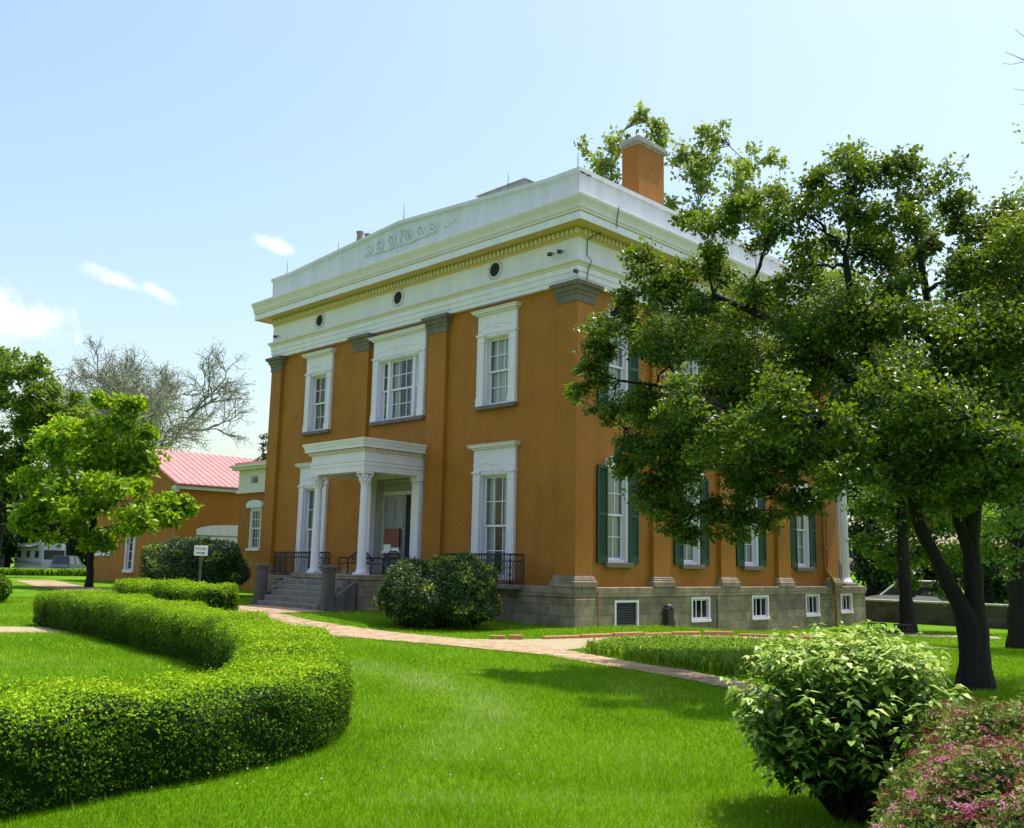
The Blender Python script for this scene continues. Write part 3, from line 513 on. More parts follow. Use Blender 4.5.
# entablature swept round the building
def ring(prof, mat, name, parent, y1=YP-.3):
    mb = MB(); V = []; F = []
    for o, z in prof: V += [(-W-o, -o, z), (o, -o, z), (o, y1+o, z), (-W-o, y1+o, z)]
    for i in range(len(prof)-1):
        for k in range(4): F.append((i*4+k, i*4+(k+1) % 4, i*4+4+(k+1) % 4, i*4+4+k))
    mb.add(V, F); return mb.build(name, mat, parent)
ent = ring([(-.3, 10.085), (.02, 10.085), (.02, 10.22), (.045, 10.225), (.045, 10.40), (.07, 10.405), (.07, 10.57)], M['white'], 'entablature', man)
ring([(.07, 10.57), (.09, 10.575), (.11, 10.63), (.17, 10.68), (.17, 10.76), (.02, 10.775)], M['cream'], 'architrave_moulding', ent)
ring([(.02, 10.775), (.02, 11.46)], M['white'], 'frieze', ent)
ring([(.02, 11.46), (.05, 11.48), (.05, 11.54), (.06, 11.55), (.06, 11.75), (.59, 11.765)], M['ochre_trim'], 'soffit', ent)
dn = MB(); pitch = .185
x = -W-.02
while x < .06: dn.box((x, -.145, 11.56), (x+.105, -.055, 11.72)); x += pitch
y = .15
while y < YP-.4: dn.box((.055, y, 11.56), (.145, y+.105, 11.72)); y += pitch
dn.box((-W-.07, -.075, 11.60), (.075, -.058, 11.70)); dn.box((.058, -.057, 11.60), (.075, YP-.35, 11.70)); dn.build('dentil_course', M['cream'], ent)
ring([(.59, 11.765), (.59, 11.73), (.61, 11.73), (.61, 11.95)], M['white'], 'corona', ent)
ring([(.61, 11.95), (.585, 11.96), (.585, 11.98), (.63, 11.985), (.64, 12.05), (.625, 12.065), (.65, 12.08), (.66, 12.18), (.685, 12.27), (.73, 12.38), (.735, 12.46)], M['cream'], 'cornice', ent)
ring([(.735, 12.46), (.73, 12.47), (.13, 12.64)], M['old_white'], 'cornice_top', ent)

# parapet: low gable over the front
pp = MB()
def gable(u): return 13.44+.46*max(0, 1-abs(u+8.51)/7.3)
us = [-W-.12, -15.81, -12, -8.51, -5, -1.21, .12]
T = .35
for i in range(len(us)-1):
    a, b = us[i], us[i+1]
    pp.add([(a, -.12, 12.6), (b, -.12, 12.6), (b, -.12, 13.0), (a, -.12, 13.0), (b, -.09, 13.02), (a, -.09, 13.02), (b, -.09, gable(b)), (a, -.09, gable(a)), (b, T, gable(b)), (a, T, gable(a)), (b, T, 12.6), (a, T, 12.6)],
           [(0, 1, 2, 3), (3, 2, 4, 5), (5, 4, 6, 7), (7, 6, 8, 9), (9, 8, 10, 11)])
for s in (0.12,):
    pp.add([(s, -.12, 12.6), (s, YP-.3, 12.6), (s, YP-.3, 13.44), (s, -.12, 13.44), (s-.4, YP-.3, 12.6), (s-.4, -.0, 12.6), (s-.4, YP-.3, 13.44), (s-.4, 0, 13.44)], [(0, 1, 2, 3), (4, 5, 7, 6), (3, 2, 6, 7)])
    pp.add([(-W-s, -.12, 12.6), (-W-s, YP-.3, 12.6), (-W-s, YP-.3, 13.44), (-W-s, -.12, 13.44), (-W-s+.4, YP-.3, 12.6), (-W-s+.4, 0, 12.6), (-W-s+.4, YP-.3, 13.44), (-W-s+.4, 0, 13.44)], [(0, 3, 2, 1), (4, 6, 7, 5), (3, 7, 6, 2)])
par = pp.build('parapet', M['old_white'], man)
cp = MB()
for i in range(len(us)-1):
    a, b = us[i], us[i+1]; a2 = a-(.06 if i == 0 else 0); b2 = b+(.06 if i == len(us)-2 else 0)
    za, zb = gable(a), gable(b)
    cp.add([(a2, -.19, za+.02), (b2, -.19, zb+.02), (b2, -.19, zb+.13), (a2, -.19, za+.13), (b2, T+.05, zb+.15), (a2, T+.05, za+.15), (b2, -.085, zb-.04), (a2, -.085, za-.04)], [(0, 1, 2, 3), (3, 2, 4, 5), (7, 6, 1, 0)])
cp.box((-.32, T+.05, 13.445), (.18, YP-.24, 13.58)); cp.add([(.18, -.19, 13.46), (.18, T+.05, 13.46), (.18, T+.05, 13.58), (.18, -.19, 13.57)], [(0, 1, 2, 3)])
cp.box((-W-.18, T+.05, 13.445), (-W+.32, YP-.24, 13.58))
cp.build('coping', M['old_white'], par)
# running scroll in relief on the parapet
sc = MB()
def volute(cx, cz, R, flip):
    """one wave of the running scroll: a stem rising from the foot line, curling into a spiral"""
    pts = [(cx-flip*R*1.25*(1-k/5), -.115, cz-R*(1.0-.06*k*(5-k)/6)) for k in range(5)]
    for k in range(30):
        t = k/29; r = R*(1-.86*t**.85); a = -math.pi/2+t*2*math.pi*1.55
        pts.append((cx+flip*r*math.cos(a), -.115, cz+r*math.sin(a)))
    return pts
for k, (cx, R, fl) in enumerate([(-10.35, .20, 1), (-9.72, .26, 1), (-9.02, .30, 1), (-8.00, .30, -1), (-7.30, .26, -1), (-6.67, .20, -1)]):
    P_ = volute(cx, 13.39, R, fl); sc.tube(P_, np.linspace(.056, .034, len(P_))*(.7+R), 7)
    sc.tube([(cx-.05, -.115, 13.37), (cx, -.13, 13.37), (cx+.05, -.115, 13.37)], [.02, .05, .02], 6)
sc.tube([(-8.51, -.115, 13.12), (-8.51, -.12, 13.4), (-8.51, -.12, 13.62), (-8.51, -.115, 13.74)], [.03, .07, .05, .015], 7)
for s_ in (-1, 1): sc.tube([(-8.51, -.12, 13.3), (-8.51+.1*s_, -.12, 13.5), (-8.51+.2*s_, -.12, 13.66), (-8.51+.27*s_, -.115, 13.64)], [.04, .04, .03, .012], 6)
sc.tube([(-10.6, -.112, 13.14), (-8.51, -.112, 13.09), (-6.42, -.112, 13.14)], .025, 5)
sc.build('scroll_ornament', M['old_white'], par)
for (a, b, z0, z1) in ((-6.75, -6.35, 13.33, 13.47), (-6.45, -6.30, 13.18, 13.40), (-6.05, -5.75, 13.17, 13.30), (-5.62, -5.5, 13.22, 13.36)):
    sc = MB(); pts = [(a+(b-a)*t, -.10, z0+(z1-z0)*t+.04*math.sin(6*t)) for t in np.linspace(0, 1, 7)]; sc.tube(pts, [.02, .03, .035, .03, .03, .025, .015], 5)
    sc.build('broken_ornament', M['old_white'], par)
for (x, y, z) in ((.0, -.05, 13.57), (-3.0, -.05, 13.7), (-8.4, -.05, 14.05), (-13.0, .3, 13.8), (-16.2, -.05, 13.57)):
    mb = MB(); mb.tube([(x, y, z), (x, y, z+.35), (x+.01, y, z+.62)], [.014, .011, .006], 5); mb.build('lightning_rod', M['wire'], man)

rf = MB(); a, b, c, d = -W+.2, -.2, .3, YP-.4
rf.add([(a, c, 12.7), (b, c, 12.7), (b, d, 12.7), (a, d, 12.7), (-11.5, 6, 13.6), (-5.5, 6, 13.6), (-5.5, 12, 13.6), (-11.5, 12, 13.6)], [(0, 1, 5, 4), (1, 2, 6, 5), (2, 3, 7, 6), (3, 0, 4, 7), (4, 5, 6, 7)])
rf.build('roof', M['roof_grey'], man)
lt = MB(); lt.box((-9.6, 5.0, 13.55), (-7.2, 7.6, 16.62)); o = lt.build('roof_lantern', M['old_white'], man)
lt = MB(); lt.box((-9.75, 4.85, 16.62), (-7.05, 7.75, 16.80)); lt.add([(-9.85, 4.75, 16.80), (-6.95, 4.75, 16.80), (-6.95, 7.85, 16.80), (-9.85, 7.85, 16.80), (-9.0, 5.7, 17.02), (-7.8, 5.7, 17.02), (-7.8, 6.9, 17.02), (-9.0, 6.9, 17.02)], [(0, 3, 2, 1), (0, 1, 5, 4), (1, 2, 6, 5), (2, 3, 7, 6), (3, 0, 4, 7), (4, 5, 6, 7)])
lt.build('lantern_roof', M['roof_grey'], o)

def chimney(x0, x1, y0, y1, zt, pots=0):
    c = MB(); c.box((x0, y0, 12.6), (x1, y1, zt)); o = c.build('chimney', M['stucco'], man)
    k = MB()
    for ov, za, zb in ((.04, zt, zt+.07), (.09, zt+.07, zt+.22), (.06, zt+.22, zt+.28)): k.bbox((x0-ov, y0-ov, za), (x1+ov, y1+ov, zb), .015)
    for i in range(16):
        px = x0+.1+(x1-x0-.2)*random.random(); py = y0+.1+(y1-y0-.2)*random.random(); s = .05+.09*random.random()
        k.bbox((px-s, py-s, zt+.27), (px+s, py+s, zt+.30+.11*random.random()), .02)
    k.build('chimney_cap', M['cap_stone'], o)
    for i in range(pots):
        y = y0+(y1-y0)*(i+.5)/pots; p = MB(); p.lathe(((x0+x1)/2, y, zt+.34), [(.17, 0), (.15, .1), (.13, .38), (.17, .42), (.17, .5), (.11, .5), (.10, .2)], 12); p.build('chimney_pot', M['terracotta'], o)
    return o
chimney(-1.33, -.62, 3.78, 5.22, 15.92)
chimney(-16.85, -16.1, 3.55, 4.9, 15.75, 3)

# round attic vents with wreaths on the front frieze
for cx in (-13.55, -8.56, -3.53):
    w = MB(); n = 28
    pts = [(cx+.25*math.cos(2*math.pi*k/n), -.045, 11.165+.25*math.sin(2*math.pi*k/n)) for k in range(n+1)]; w.tube(pts, .022, 6, cap=False)
    for k in range(14):
        a = 2*math.pi*k/14
        for da, rr in ((.10, .30), (-.02, .295)):
            p = (cx+rr*math.cos(a+da), -.035, 11.165+rr*math.sin(a+da)); q = (cx+(rr+.045)*math.cos(a+da+.10), -.06, 11.165+(rr+.045)*math.sin(a+da+.10))
            w.tube([p, ((p[0]+q[0])/2, -.065, (p[2]+q[2])/2), q], [.012, .026, .008], 5)
    o = w.build('oculus', M['white'], man)
    d = MB(); V = [(cx+.235*math.cos(2*math.pi*k/n), -.028, 11.165+.235*math.sin(2*math.pi*k/n)) for k in range(n)]; d.add(V, [tuple(range(n))]); d.build('vent_grille', M['dark_room'], o)
for (x, y, z, dx) in ((-.55, -.02, 11.12, 0), (-.95, -.02, 11.13, 0), (-16.55, -.02, 11.0, 0)):
    l_ = MB(); l_.tube([(x, y, z), (x, y-.10, z), (x, y-.16, z-.04)], .02, 6); l_.lathe((x, y-.20, z-.10), [(.02, .11), (.07, .08), (.09, 0), (.075, -.005), (.02, .03)], 12)
    l_.build('floodlight', M['lamp_dark'], man)
l_ = MB(); l_.bbox((-.02, -.22, 10.30), (.10, -.06, 10.40), .02); l_.tube([(0.02, -.05, 10.36), (.03, -.12, 10.36)], .02, 6); l_.build('camera_box', M['lamp_dark'], man)
cb = MB(); cb.tube([(.76, 1.0, 12.5), (.66, 1.02, 12.1), (.64, 1.05, 11.9), (.20, .80, 11.74), (.16, .55, 11.6), (.05, .38, 11.45), (.04, .36, 11.0), (.19, .40, 10.76), (.10, .36, 10.5), (.06, .34, 10.1)], .014, 5); cb.build('cable', M['wire'], man)

# ------------------------------------------------------------------ windows
def curtain(fn, u0, u1, z0, z1, d, part, gap=None):
    c = MB()
    spans = [(u0, u1)] if gap is None else [(u0, gap[0]), (gap[1], u1)]
    for a, b in spans:
        if b-a < .05: continue
        n = max(int((b-a)/.03), 4)
        for k in range(n):
            t0, t1 = a+(b-a)*k/n, a+(b-a)*(k+1)/n
            w0 = .028*math.sin(t0*38)+.012*math.sin(t0*91); w1 = .028*math.sin(t1*38)+.012*math.sin(t1*91)
            c.quad(fn(t0, d+w0, z0), fn(t1, d+w1, z0), fn(t1, d+w1, z1), fn(t0, d+w0, z1))
    c.build('curtain', M['curtain'], part)
def sash(fn, u0, u1, z0, z1, d, cols, rows, part):
    s = MB(); f = .055
    s.box((u0, d-.03, z0), (u0+f, d+.02, z1), fn).box((u1-f, d-.03, z0), (u1, d+.02, z1), fn)
    s.box((u0+f, d-.03, z0), (u1-f, d+.018, z0+f*1.2), fn).box((u0+f, d-.03, z1-f), (u1-f, d+.018, z1), fn)
    for k in range(1, cols): u = u0+f+(u1-u0-2*f)*k/cols; s.box((u-.014, d-.02, z0+f*1.2), (u+.014, d+.012, z1-f), fn)
    for k in range(1, rows): z = z0+(z1-z0)*k/rows; s.box((u0+f, d-.021, z-.014), (u1-f, d+.010, z+.014), fn)
    s.build('sash', M['white'], part)
    g = MB(); g.quad(fn(u0+f, d-.008, z0+f), fn(u1-f, d-.008, z0+f), fn(u1-f, d-.008, z1-f), fn(u0+f, d-.008, z1-f)); g.build('glass_pane', M['glass'], part)
def front_window(c, zr, top, label=None, triple=False, gap=None, french=False):
    u0, u1 = c; z0, z1 = zr; zo = z1-top
    f = MB(); D = .11
    for a, b in ((u0, u0+ST), (u1-ST, u1)):
        f.box((a, 0, z0), (b, D, zo+.06), fmap)
        f.box((a+.05, D-.001, z0+.32), (a+.075, D+.012, zo-.20), fmap); f.box((b-.075, D-.001, z0+.32), (b-.05, D+.012, zo-.20), fmap)
        f.box((a-.012, 0, z0+.002), (b+.012, D+.02, z0+.26), fmap)
        f.box((a-.012, 0, zo-.16), (b+.012, D+.016, zo-.12), fmap); f.box((a-.03, 0, zo+.06), (b+.03, D+.045, zo+.13), fmap)
    f.box((u0, 0, zo+.13), (u1, D-.02, z1-.16), fmap)
    f.box((u0+ST, 0, zo), (u1-ST, D-.04, zo+.13), fmap)
    n = int((u1-u0-2*ST)/.14)
    for k in range(n): uu = u0+ST+.03+(u1-u0-2*ST-.06)*(k+.15)/n; f.box((uu, D-.04, zo+.03), (uu+.09, D-.015, zo+.11), fmap)
    m_ = (u0+u1)/2; zb = zo+.26; zt = zo+.44
    pts = [(u0+.06+(u1-u0-.12)*t, zb+(zt-zb)*(math.sin(math.pi*t)**.8)) for t in np.linspace(0, 1, 15)]
    for (a, za), (b, zb2) in zip(pts[:-1], pts[1:]):
        f.add([fmap(a, D-.021, za), fmap(b, D-.021, zb2), fmap(b, D-.005, zb2), fmap(a, D-.005, za), fmap(a, D-.021, za-.035), fmap(b, D-.021, zb2-.035), fmap(b, D-.005, zb2-.035), fmap(a, D-.005, za-.035)], [(0, 1, 2, 3), (4, 7, 6, 5), (3, 2, 6, 7)])
    f.tube([fmap(m_-.22, D-.02, zb+.02), fmap(m_, D-.02, zb+.06), fmap(m_+.22, D-.02, zb+.02)], [.01, .025, .01], 5)
    # reveal lining
    a, b = u0+ST, u1-ST
    for p, q in (((a, z0), (a+.03, zo)), ((b-.03, z0), (b, zo))): f.box((p[0], -.30, p[1]), (q[0], .0, q[1]), fmap)
    f.box((a+.03, -.30, zo-.03), (b-.03, .0, zo), fmap)
    o = f.build('window', M['white'], man, label=label)
    h = MB(); h.box((u0-.05, 0, z1-.16), (u1+.05, .16, z1-.10), fmap).box((u0-.13, 0, z1-.10), (u1+.13, .24, z1-.035), fmap)
    h.add([fmap(u0-.16, 0, z1-.035), fmap(u1+.16, 0, z1-.035), fmap(u1+.16, .27, z1-.035), fmap(u0-.16, .27, z1-.035), fmap(u0-.18, 0, z1), fmap(u1+.18, 0, z1), fmap(u1+.18, .29, z1), fmap(u0-.18, .29, z1)], [(0, 3, 2, 1), (4, 5, 6, 7), (3, 7, 6, 2), (0, 4, 7, 3), (1, 2, 6, 5)])
    h.build('hood', M['white'], o)
    if not french:
        s = MB(); s.bbox((u0-.03, 0, z0-.13), (u1+.03, .17, z0-.002), .012, fmap); s.build('sill', M['grey_stone'], o)
    a += .03; b -= .03; d = -.15
    zb = z0+(.10 if french else 0.06)
    if french:
        s = MB(); s.box((a, -.30, z0), (b, -.10, zb), fmap); s.build('threshold', M['white'], o)
    else:
        s = MB(); s.box((a, -.30, z0), (b, -.08, zb), fmap); s.build('inner_sill', M['white'], o)
    zm = (zb+zo-.03)/2
    if triple:
        w = b-a; s1, s2 = a+.36, b-.36
        mu = MB(); mu.box((s1, -.26, zb), (s1+.13, -.06, zo-.03), fmap); mu.build('mullion', M['white'], o); mu = MB(); mu.box((s2-.13, -.26, zb), (s2, -.06, zo-.03), fmap); mu.build('mullion', M['white'], o)
        for (p, q, cols) in ((a, s1, 1), (s1+.13, s2-.13, 3), (s2, b, 1)):
            sash(fmap, p, q, zm-.03, zo-.03, d, cols, 2, o); sash(fmap, p, q, zb, zm+.03, d-.055, cols, 2, o)
    else:
        sash(fmap, a, b, zm-.03, zo-.03, d, 3, 2, o); sash(fmap, a, b, zb, zm+.03, d-.055, 3, 2, o)
    curtain(fmap, a-.02, b+.02, z0, zo-.02, -.29, o, gap)
    bk = MB(); bk.box((u0+.1, -.60, z0-.1), (u1-.1, -.55, zo+.1), fmap); bk.build('dark_backing', M['dark_room'], o)  # near-black panel added so the room looks unlit through the curtain gap
    return o
front_window(FU[0], UP, .92)
front_window(FU[1], UP, .92, gap=(-13.95, -13.5))
front_window(FT, UP, .92, triple=True, gap=(-8.80, -8.20))
front_window(FL[0], LOW, .98, gap=(-3.72, -3.36), french=True)
front_window(FL[1], LOW, .98, gap=(-13.95, -13.35), french=True)
def side_window(c, z0, z1):
    a, b = c-.52, c+.52
    f = MB()
    f.box((a-.003, -.28, z0), (a+.06, -.02, z1), smap).box((b-.12, -.28, z0), (b+.003, .02, z1), smap).box((a+.06, -.28, z1-.08), (b-.12, -.02, z1), smap).box((a+.06, -.28, z0), (b-.12, -.02, z0+.08), smap)
    o = f.build('window', M['white'], man)
    h = MB(); pts = [(a-.10, 0), (b+.10, 0), (b+.10, .12)]+[(c+(.62)*math.cos(t), .12+.26*math.sin(t)) for t in np.linspace(.08, math.pi-.08, 14)]+[(a-.10, .12)]
    h.prism(pts, lambda u, z: smap(u, .002, z1+z), lambda u, z: smap(u, .13, z1+z)); h.build('hood', M['white'], o)
    s = MB(); s.bbox((a-.12, 0, z0-.15), (b+.12, .15, z0-.003), .012, smap); s.build('sill', M['grey_stone'], o)
    zm = (z0+z1)/2
    sash(smap, a+.06, b-.12, zm-.03, z1-.08, -.10, 2, 2, o); sash(smap, a+.06, b-.12, z0+.08, zm+.03, -.155, 2, 2, o)
    curtain(smap, a+.01, b-.01, z0, z1-.01, -.235, o)
    for p, q in ((a-.47, a+.005), (b-.005, b+.47)):
        t = MB()
        t.box((p, .012, z0-.02), (p+.06, .075, z1+.03), smap).box((q-.06, .012, z0-.02), (q, .075, z1+.03), smap)
        for za, zb in ((z0-.02, z0+.20), (zm-.05, zm+.05), (z1-.07, z1+.03)): t.box((p+.06, .012, za), (q-.06, .072, zb), smap)
        t.box((p+.06, .012, z0+.2), (q-.06, .022, z1-.07), smap)
        z = z0+.22
        while z < z1-.12:
            if abs(z-zm) > .07: t.add([smap(p+.06, .022, z+.055), smap(q-.06, .022, z+.055), smap(q-.06, .062, z), smap(p+.06, .062, z), smap(p+.06, .022, z+.043), smap(q-.06, .022, z+.043), smap(q-.06, .062, z-.012), smap(p+.06, .062, z-.012)], [(0, 3, 2, 1), (4, 5, 6, 7), (3, 7, 6, 2)])
            z += .062
        t.build('shutter', M['shutter'], o)
    return o
for c in SWC: side_window(c, 1.84, 4.68)
for c in SWC: side_window(c, 6.40, 9.3)

# ------------------------------------------------------------------ entrance porch
PX0, PX1, PY = -10.42, -6.62, -2.62
pf = MB(); pf.box((PX0, PY, -.4), (PX1, -.095, 1.14)); pf.bbox((PX0-.05, PY-.05, 1.143), (PX1+.05, -.1, 1.29), .015)
porch = pf.build('porch_platform', M['ashlar'], man)
fl = MB(); fl.box((-9.565, -.09, 1.0), (-7.455, .45, 1.305)); fl.build('vestibule_floor', M['step_stone'], porch)
stp = MB(); nst = 5
for k in range(nst):
    z1 = 1.29-(k+1)*.18; y1 = PY-.052-k*.235
    stp.bbox((-10.47, y1-.235-(.03), -.3), (-7.02, y1-.001 if k == 0 else y1+.0-.001, z1), .012)
stp.build('steps', M['step_stone'], man)
for x in (-10.89, -6.98):
    p = MB(); cx = x+.21; cy = -3.66
    p.bbox((cx-.24, cy-.24, -.2), (cx+.24, cy+.24, .32), .015)
    p.lathe((cx, cy, .32), [(.235, 0), (.235, .05), (.225, .07), (.22, .2), (.20, 1.08), (.225, 1.10), (.235, 1.16)], 28, flute=lambda k: 1 if k % 2 else .945)
    o = p.build('pier', M['pier_stone'], man)
    c = MB(); c.bbox((cx-.235, cy-.235, 1.485), (cx+.235, cy+.235, 1.56), .015); c.lathe((cx, cy, 1.558), [(.215, 0), (.20, .03), (.02, .045)], 20); c.build('pier_cap', M['pier_stone'], o)
    w = MB(); w.prism([(-2.7, .0), (-3.45, .0), (-3.45, .62), (-2.7, 1.08)], lambda y, z: (cx-.10, y, z), lambda y, z: (cx+.10, y, z)); w.build('cheek_wall', M['pier_stone'], man)  # dark stone colour stands in for the shaded void beneath the slab
for cx in (-9.79, -7.15):
    cy = -2.18
    c = MB(); c.lathe((cx, cy, 1.30), [(.185, .07), (.185, .11), (.165, .13), (.155, .16), (.148, .19), (.140, 1.6), (.122, 2.85), (.138, 2.87), (.138, 2.90)], 40, flute=lambda k: 1 if k % 2 else .94)
    o = c.build('porch_column', M['white'], man)
    b = MB(); b.bbox((cx-.195, cy-.195, 1.292), (cx+.195, cy+.195, 1.37), .01); b.build('column_base', M['white'], o)
    k_ = MB()
    for row, (r, z, h_, n) in enumerate(((.125, 4.20, .15, 10), (.135, 4.30, .16, 10))):
        for j in range(n):
            a = 2*math.pi*(j+.5*row)/n; ca, sa = math.cos(a), math.sin(a)
            k_.tube([(cx+r*ca, cy+r*sa, z), (cx+(r+.03)*ca, cy+(r+.03)*sa, z+h_*.7), (cx+(r+.085)*ca, cy+(r+.085)*sa, z+h_), (cx+(r+.095)*ca, cy+(r+.095)*sa, z+h_-.04)], [.03, .035, .022, .008], 5)
    for sx in (-1, 1):
        for sy in (-1, 1): k_.tube([(cx+sx*.10, cy+sy*.10, 4.36), (cx+sx*.15, cy+sy*.15, 4.50), (cx+sx*.19, cy+sy*.19, 4.52), (cx+sx*.175, cy+sy*.175, 4.46)], [.025, .03, .03, .015], 6)
    k_.lathe((cx, cy, 4.19), [(.12, 0), (.125, .3), (.16, .35)], 20); k_.bbox((cx-.205, cy-.205, 4.54), (cx+.205, cy+.205, 4.60), .012)
    k_.build('column_capital', M['white'], o)
for x0, x1 in ((-9.98, -9.60), (-7.30, -6.92)):
    a = MB(); a.box((x0, -.10, 1.295), (x1, REC-.001, 4.44)); a.box((x0-.03, -.13, 1.30), (x1+.03, REC-.002, 1.42)); a.box((x0-.02, -.12, 4.36), (x1+.02, REC-.003, 4.40)); a.box((x0-.04, -.15, 4.44), (x1+.04, REC-.002, 4.60)); a.build('porch_anta', M['white'], man)
pe = MB()
def uring(prof, mat, name, parent):
    mb = MB(); V = []; F = []
    x0, x1, y0, y1 = -9.99, -6.95, -2.38, REC
    for o, z in prof: V += [(x0-o, y1, z), (x0-o, y0-o, z), (x1+o, y0-o, z), (x1+o, y1, z)]
    for i in range(len(prof)-1):
        for k in range(3): F.append((i*4+k, i*4+k+1, i*4+4+k+1, i*4+4+k))
    mb.add(V, F); return mb.build(name, mat, parent)
pe = uring([(-.42, 4.85), (-.42, 4.605), (0, 4.605), (0, 4.80), (.025, 4.81), (.025, 4.92), (.05, 4.94), (.05, 4.97), (.0, 4.98), (.0, 5.24)], M['white'], 'porch_entablature', man)
uring([(.0, 5.24), (.03, 5.26), (.04, 5.38), (.17, 5.385)], M['cream'], 'porch_soffit', pe)
d_ = MB()
x = -10.07
while x < -6.91: d_.box((x, -2.475, 5.27), (x+.05, -2.415, 5.36)); x += .095
y = -2.36
while y < 0: d_.box((-6.915, y, 5.27), (-6.855, y+.05, 5.36)); d_.box((-10.085, y, 5.27), (-10.025, y+.05, 5.36)); y += .095
d_.box((-10.06, -2.43, 5.29), (-6.88, -2.412, 5.35)).box((-6.917, -2.411, 5.29), (-6.90, 0, 5.35)).box((-10.04, -2.411, 5.29), (-10.02, 0, 5.35))
d_.build('porch_dentils', M['cream'], pe)
uring([(.17, 5.385), (.17, 5.37), (.18, 5.37), (.18, 5.47), (.20, 5.48), (.21, 5.53), (.25, 5.62), (.255, 5.66), (.245, 5.665), (-1.4, 5.74)], M['white'], 'porch_cornice', pe)
c = MB(); c.box((-9.9, -2.1, 4.855), (-7.1, REC, 4.90)); c.build('porch_ceiling', M['cream'], pe)
# door recess
dr = MB(); y0 = REC+.002; yb = .44
dr.quad((-9.56, y0, 1.31), (-9.56, yb, 1.31), (-9.56, yb, 4.59), (-9.56, y0, 4.59)); dr.quad((-7.46, y0, 1.31), (-7.46, yb, 1.31), (-7.46, yb, 4.59), (-7.46, y0, 4.59))
dr.quad((-9.56, y0, 4.59), (-7.46, y0, 4.59), (-7.46, yb, 4.59), (-9.56, yb, 4.59)); dr.quad((-9.56, yb, 1.31), (-7.46, yb, 1.31), (-7.46, yb, 4.59), (-9.56, yb, 4.59))
for xa, xb in ((-9.55, -9.37), (-7.92, -7.50)):
    dr.box((xa, yb-.05, 1.35), (xb, yb-.002, 4.05)); dr.box((xa+.05, yb-.065, 1.6), (xb-.05, yb-.051, 3.9))
dr.box((-9.59, -.02, 4.605), (-7.31, REC-.004, 4.853)); dr.box((-9.55, yb-.08, 4.06), (-7.47, yb-.002, 4.20))
dr.build('vestibule', M['vestibule'], man)
do = MB(); do.box((-9.36, .36, 1.32), (-8.16, .42, 4.05))
for (a_, b_, c0, c1) in ((-9.28, -8.80, 1.5, 2.0), (-8.72, -8.24, 1.5, 2.0), (-9.28, -8.80, 2.95, 3.9), (-8.72, -8.24, 2.95, 3.9)):
    do.box((a_, .345, c0), (b_, .359, c0+.03)).box((a_, .345, c1-.03), (b_, .359, c1)).box((a_, .345, c0+.03), (a_+.03, .359, c1-.03)).box((b_-.03, .345, c0+.03), (b_, .359, c1-.03))
door = do.build('door', M['door_grey'], man)
kn = MB(); kn.lathe((-8.24, .30, 2.98), [(.0, -.04), (.035, -.03), (.045, 0), (.035, .03), (.0, .04)], 12); kn.tube([(-8.24, .30, 2.98), (-8.24, .36, 2.98)], .015, 6); kn.build('door_knob', M['rim'], door)
tr = MB(); tr.box((-9.3, .40, 4.22), (-7.7, .43, 4.52)); tr.build('transom', M['door_grey'], man)
gp = MB(); gp.box((-8.155, .39, 1.32), (-7.93, .43, 4.05)); gp.build('dark_slit', M['dark_room'], man)  # plain dark strip in the slit right of the door
# lamp hanging under the porch
lm = MB(); lm.tube([(-8.5, -1.2, 4.85), (-8.5, -1.2, 4.55)], .012, 5); lm.lathe((-8.5, -1.2, 4.2), [(.05, 0), (.12, .05), (.14, .25), (.10, .33), (.02, .36)], 8); lm.build('porch_lamp', M['iron'], man)

# iron balconies at the tall windows
def balcony(u0, u1):
    z0, z1, d = 1.14, 2.02, .62
    s = MB(); s.bbox((u0, -d, 1.0), (u1, -.10, 1.13), .02); s.prism([(-.1, 1.0), (-.1, .75), (-.5, 1.0)], lambda y, z: (u0+.3, y, z), lambda y, z: (u0+.45, y, z)); s.prism([(-.1, 1.0), (-.1, .75), (-.5, 1.0)], lambda y, z: (u1-.45, y, z), lambda y, z: (u1-.3, y, z))
    o = s.build('balcony', M['step_stone'], man)
    r = MB(); yf = -d+.04
    def side(P, Q):
        P = np.array(P); Q = np.array(Q); L = np.linalg.norm(Q-P); n = max(int(L/.11), 3)
        at = lambda t, z: tuple(P*(1-t)+Q*t)+(z,)
        for z in (z0+.03, z0+.10, z1-.20, z1): r.tube([at(0, z), at(1, z)], .016 if z < z1 else .022, 6)
        for k in range(n+1):
            t = k/n; lattice = (t < .16 or t > .84) and L > 1 or L < 1
            if not lattice or k in (0, n): r.tube([at(t, z0), at(t, z1)], .014 if k % n else .022, 5)
            if lattice and k < n:
                w = .75/n
                for zc in np.arange(z0+.19, z1-.22, .20):
                    r.tube([(at(t+w*(.5+.55*math.cos(a)), zc+.10*math.sin(a))) for a in np.linspace(0, 2*math.pi, 11)], .013, 4, cap=False)
            if k < n:
                w = 1/n; r.tube([(at(t+w*(.5+.42*math.cos(a)), z1-.10+.075*math.sin(a))) for a in np.linspace(0, 2*math.pi, 9)], .010, 4, cap=False)
    side((u0+.05, yf), (u1-.05, yf)); side((u1-.05, yf), (u1-.05, -.02)); side((u0+.05, yf), (u0+.05, -.02))
    r.build('railing', M['iron'], o)
balcony(-4.98, -1.97); balcony(-15.05, -12.04)

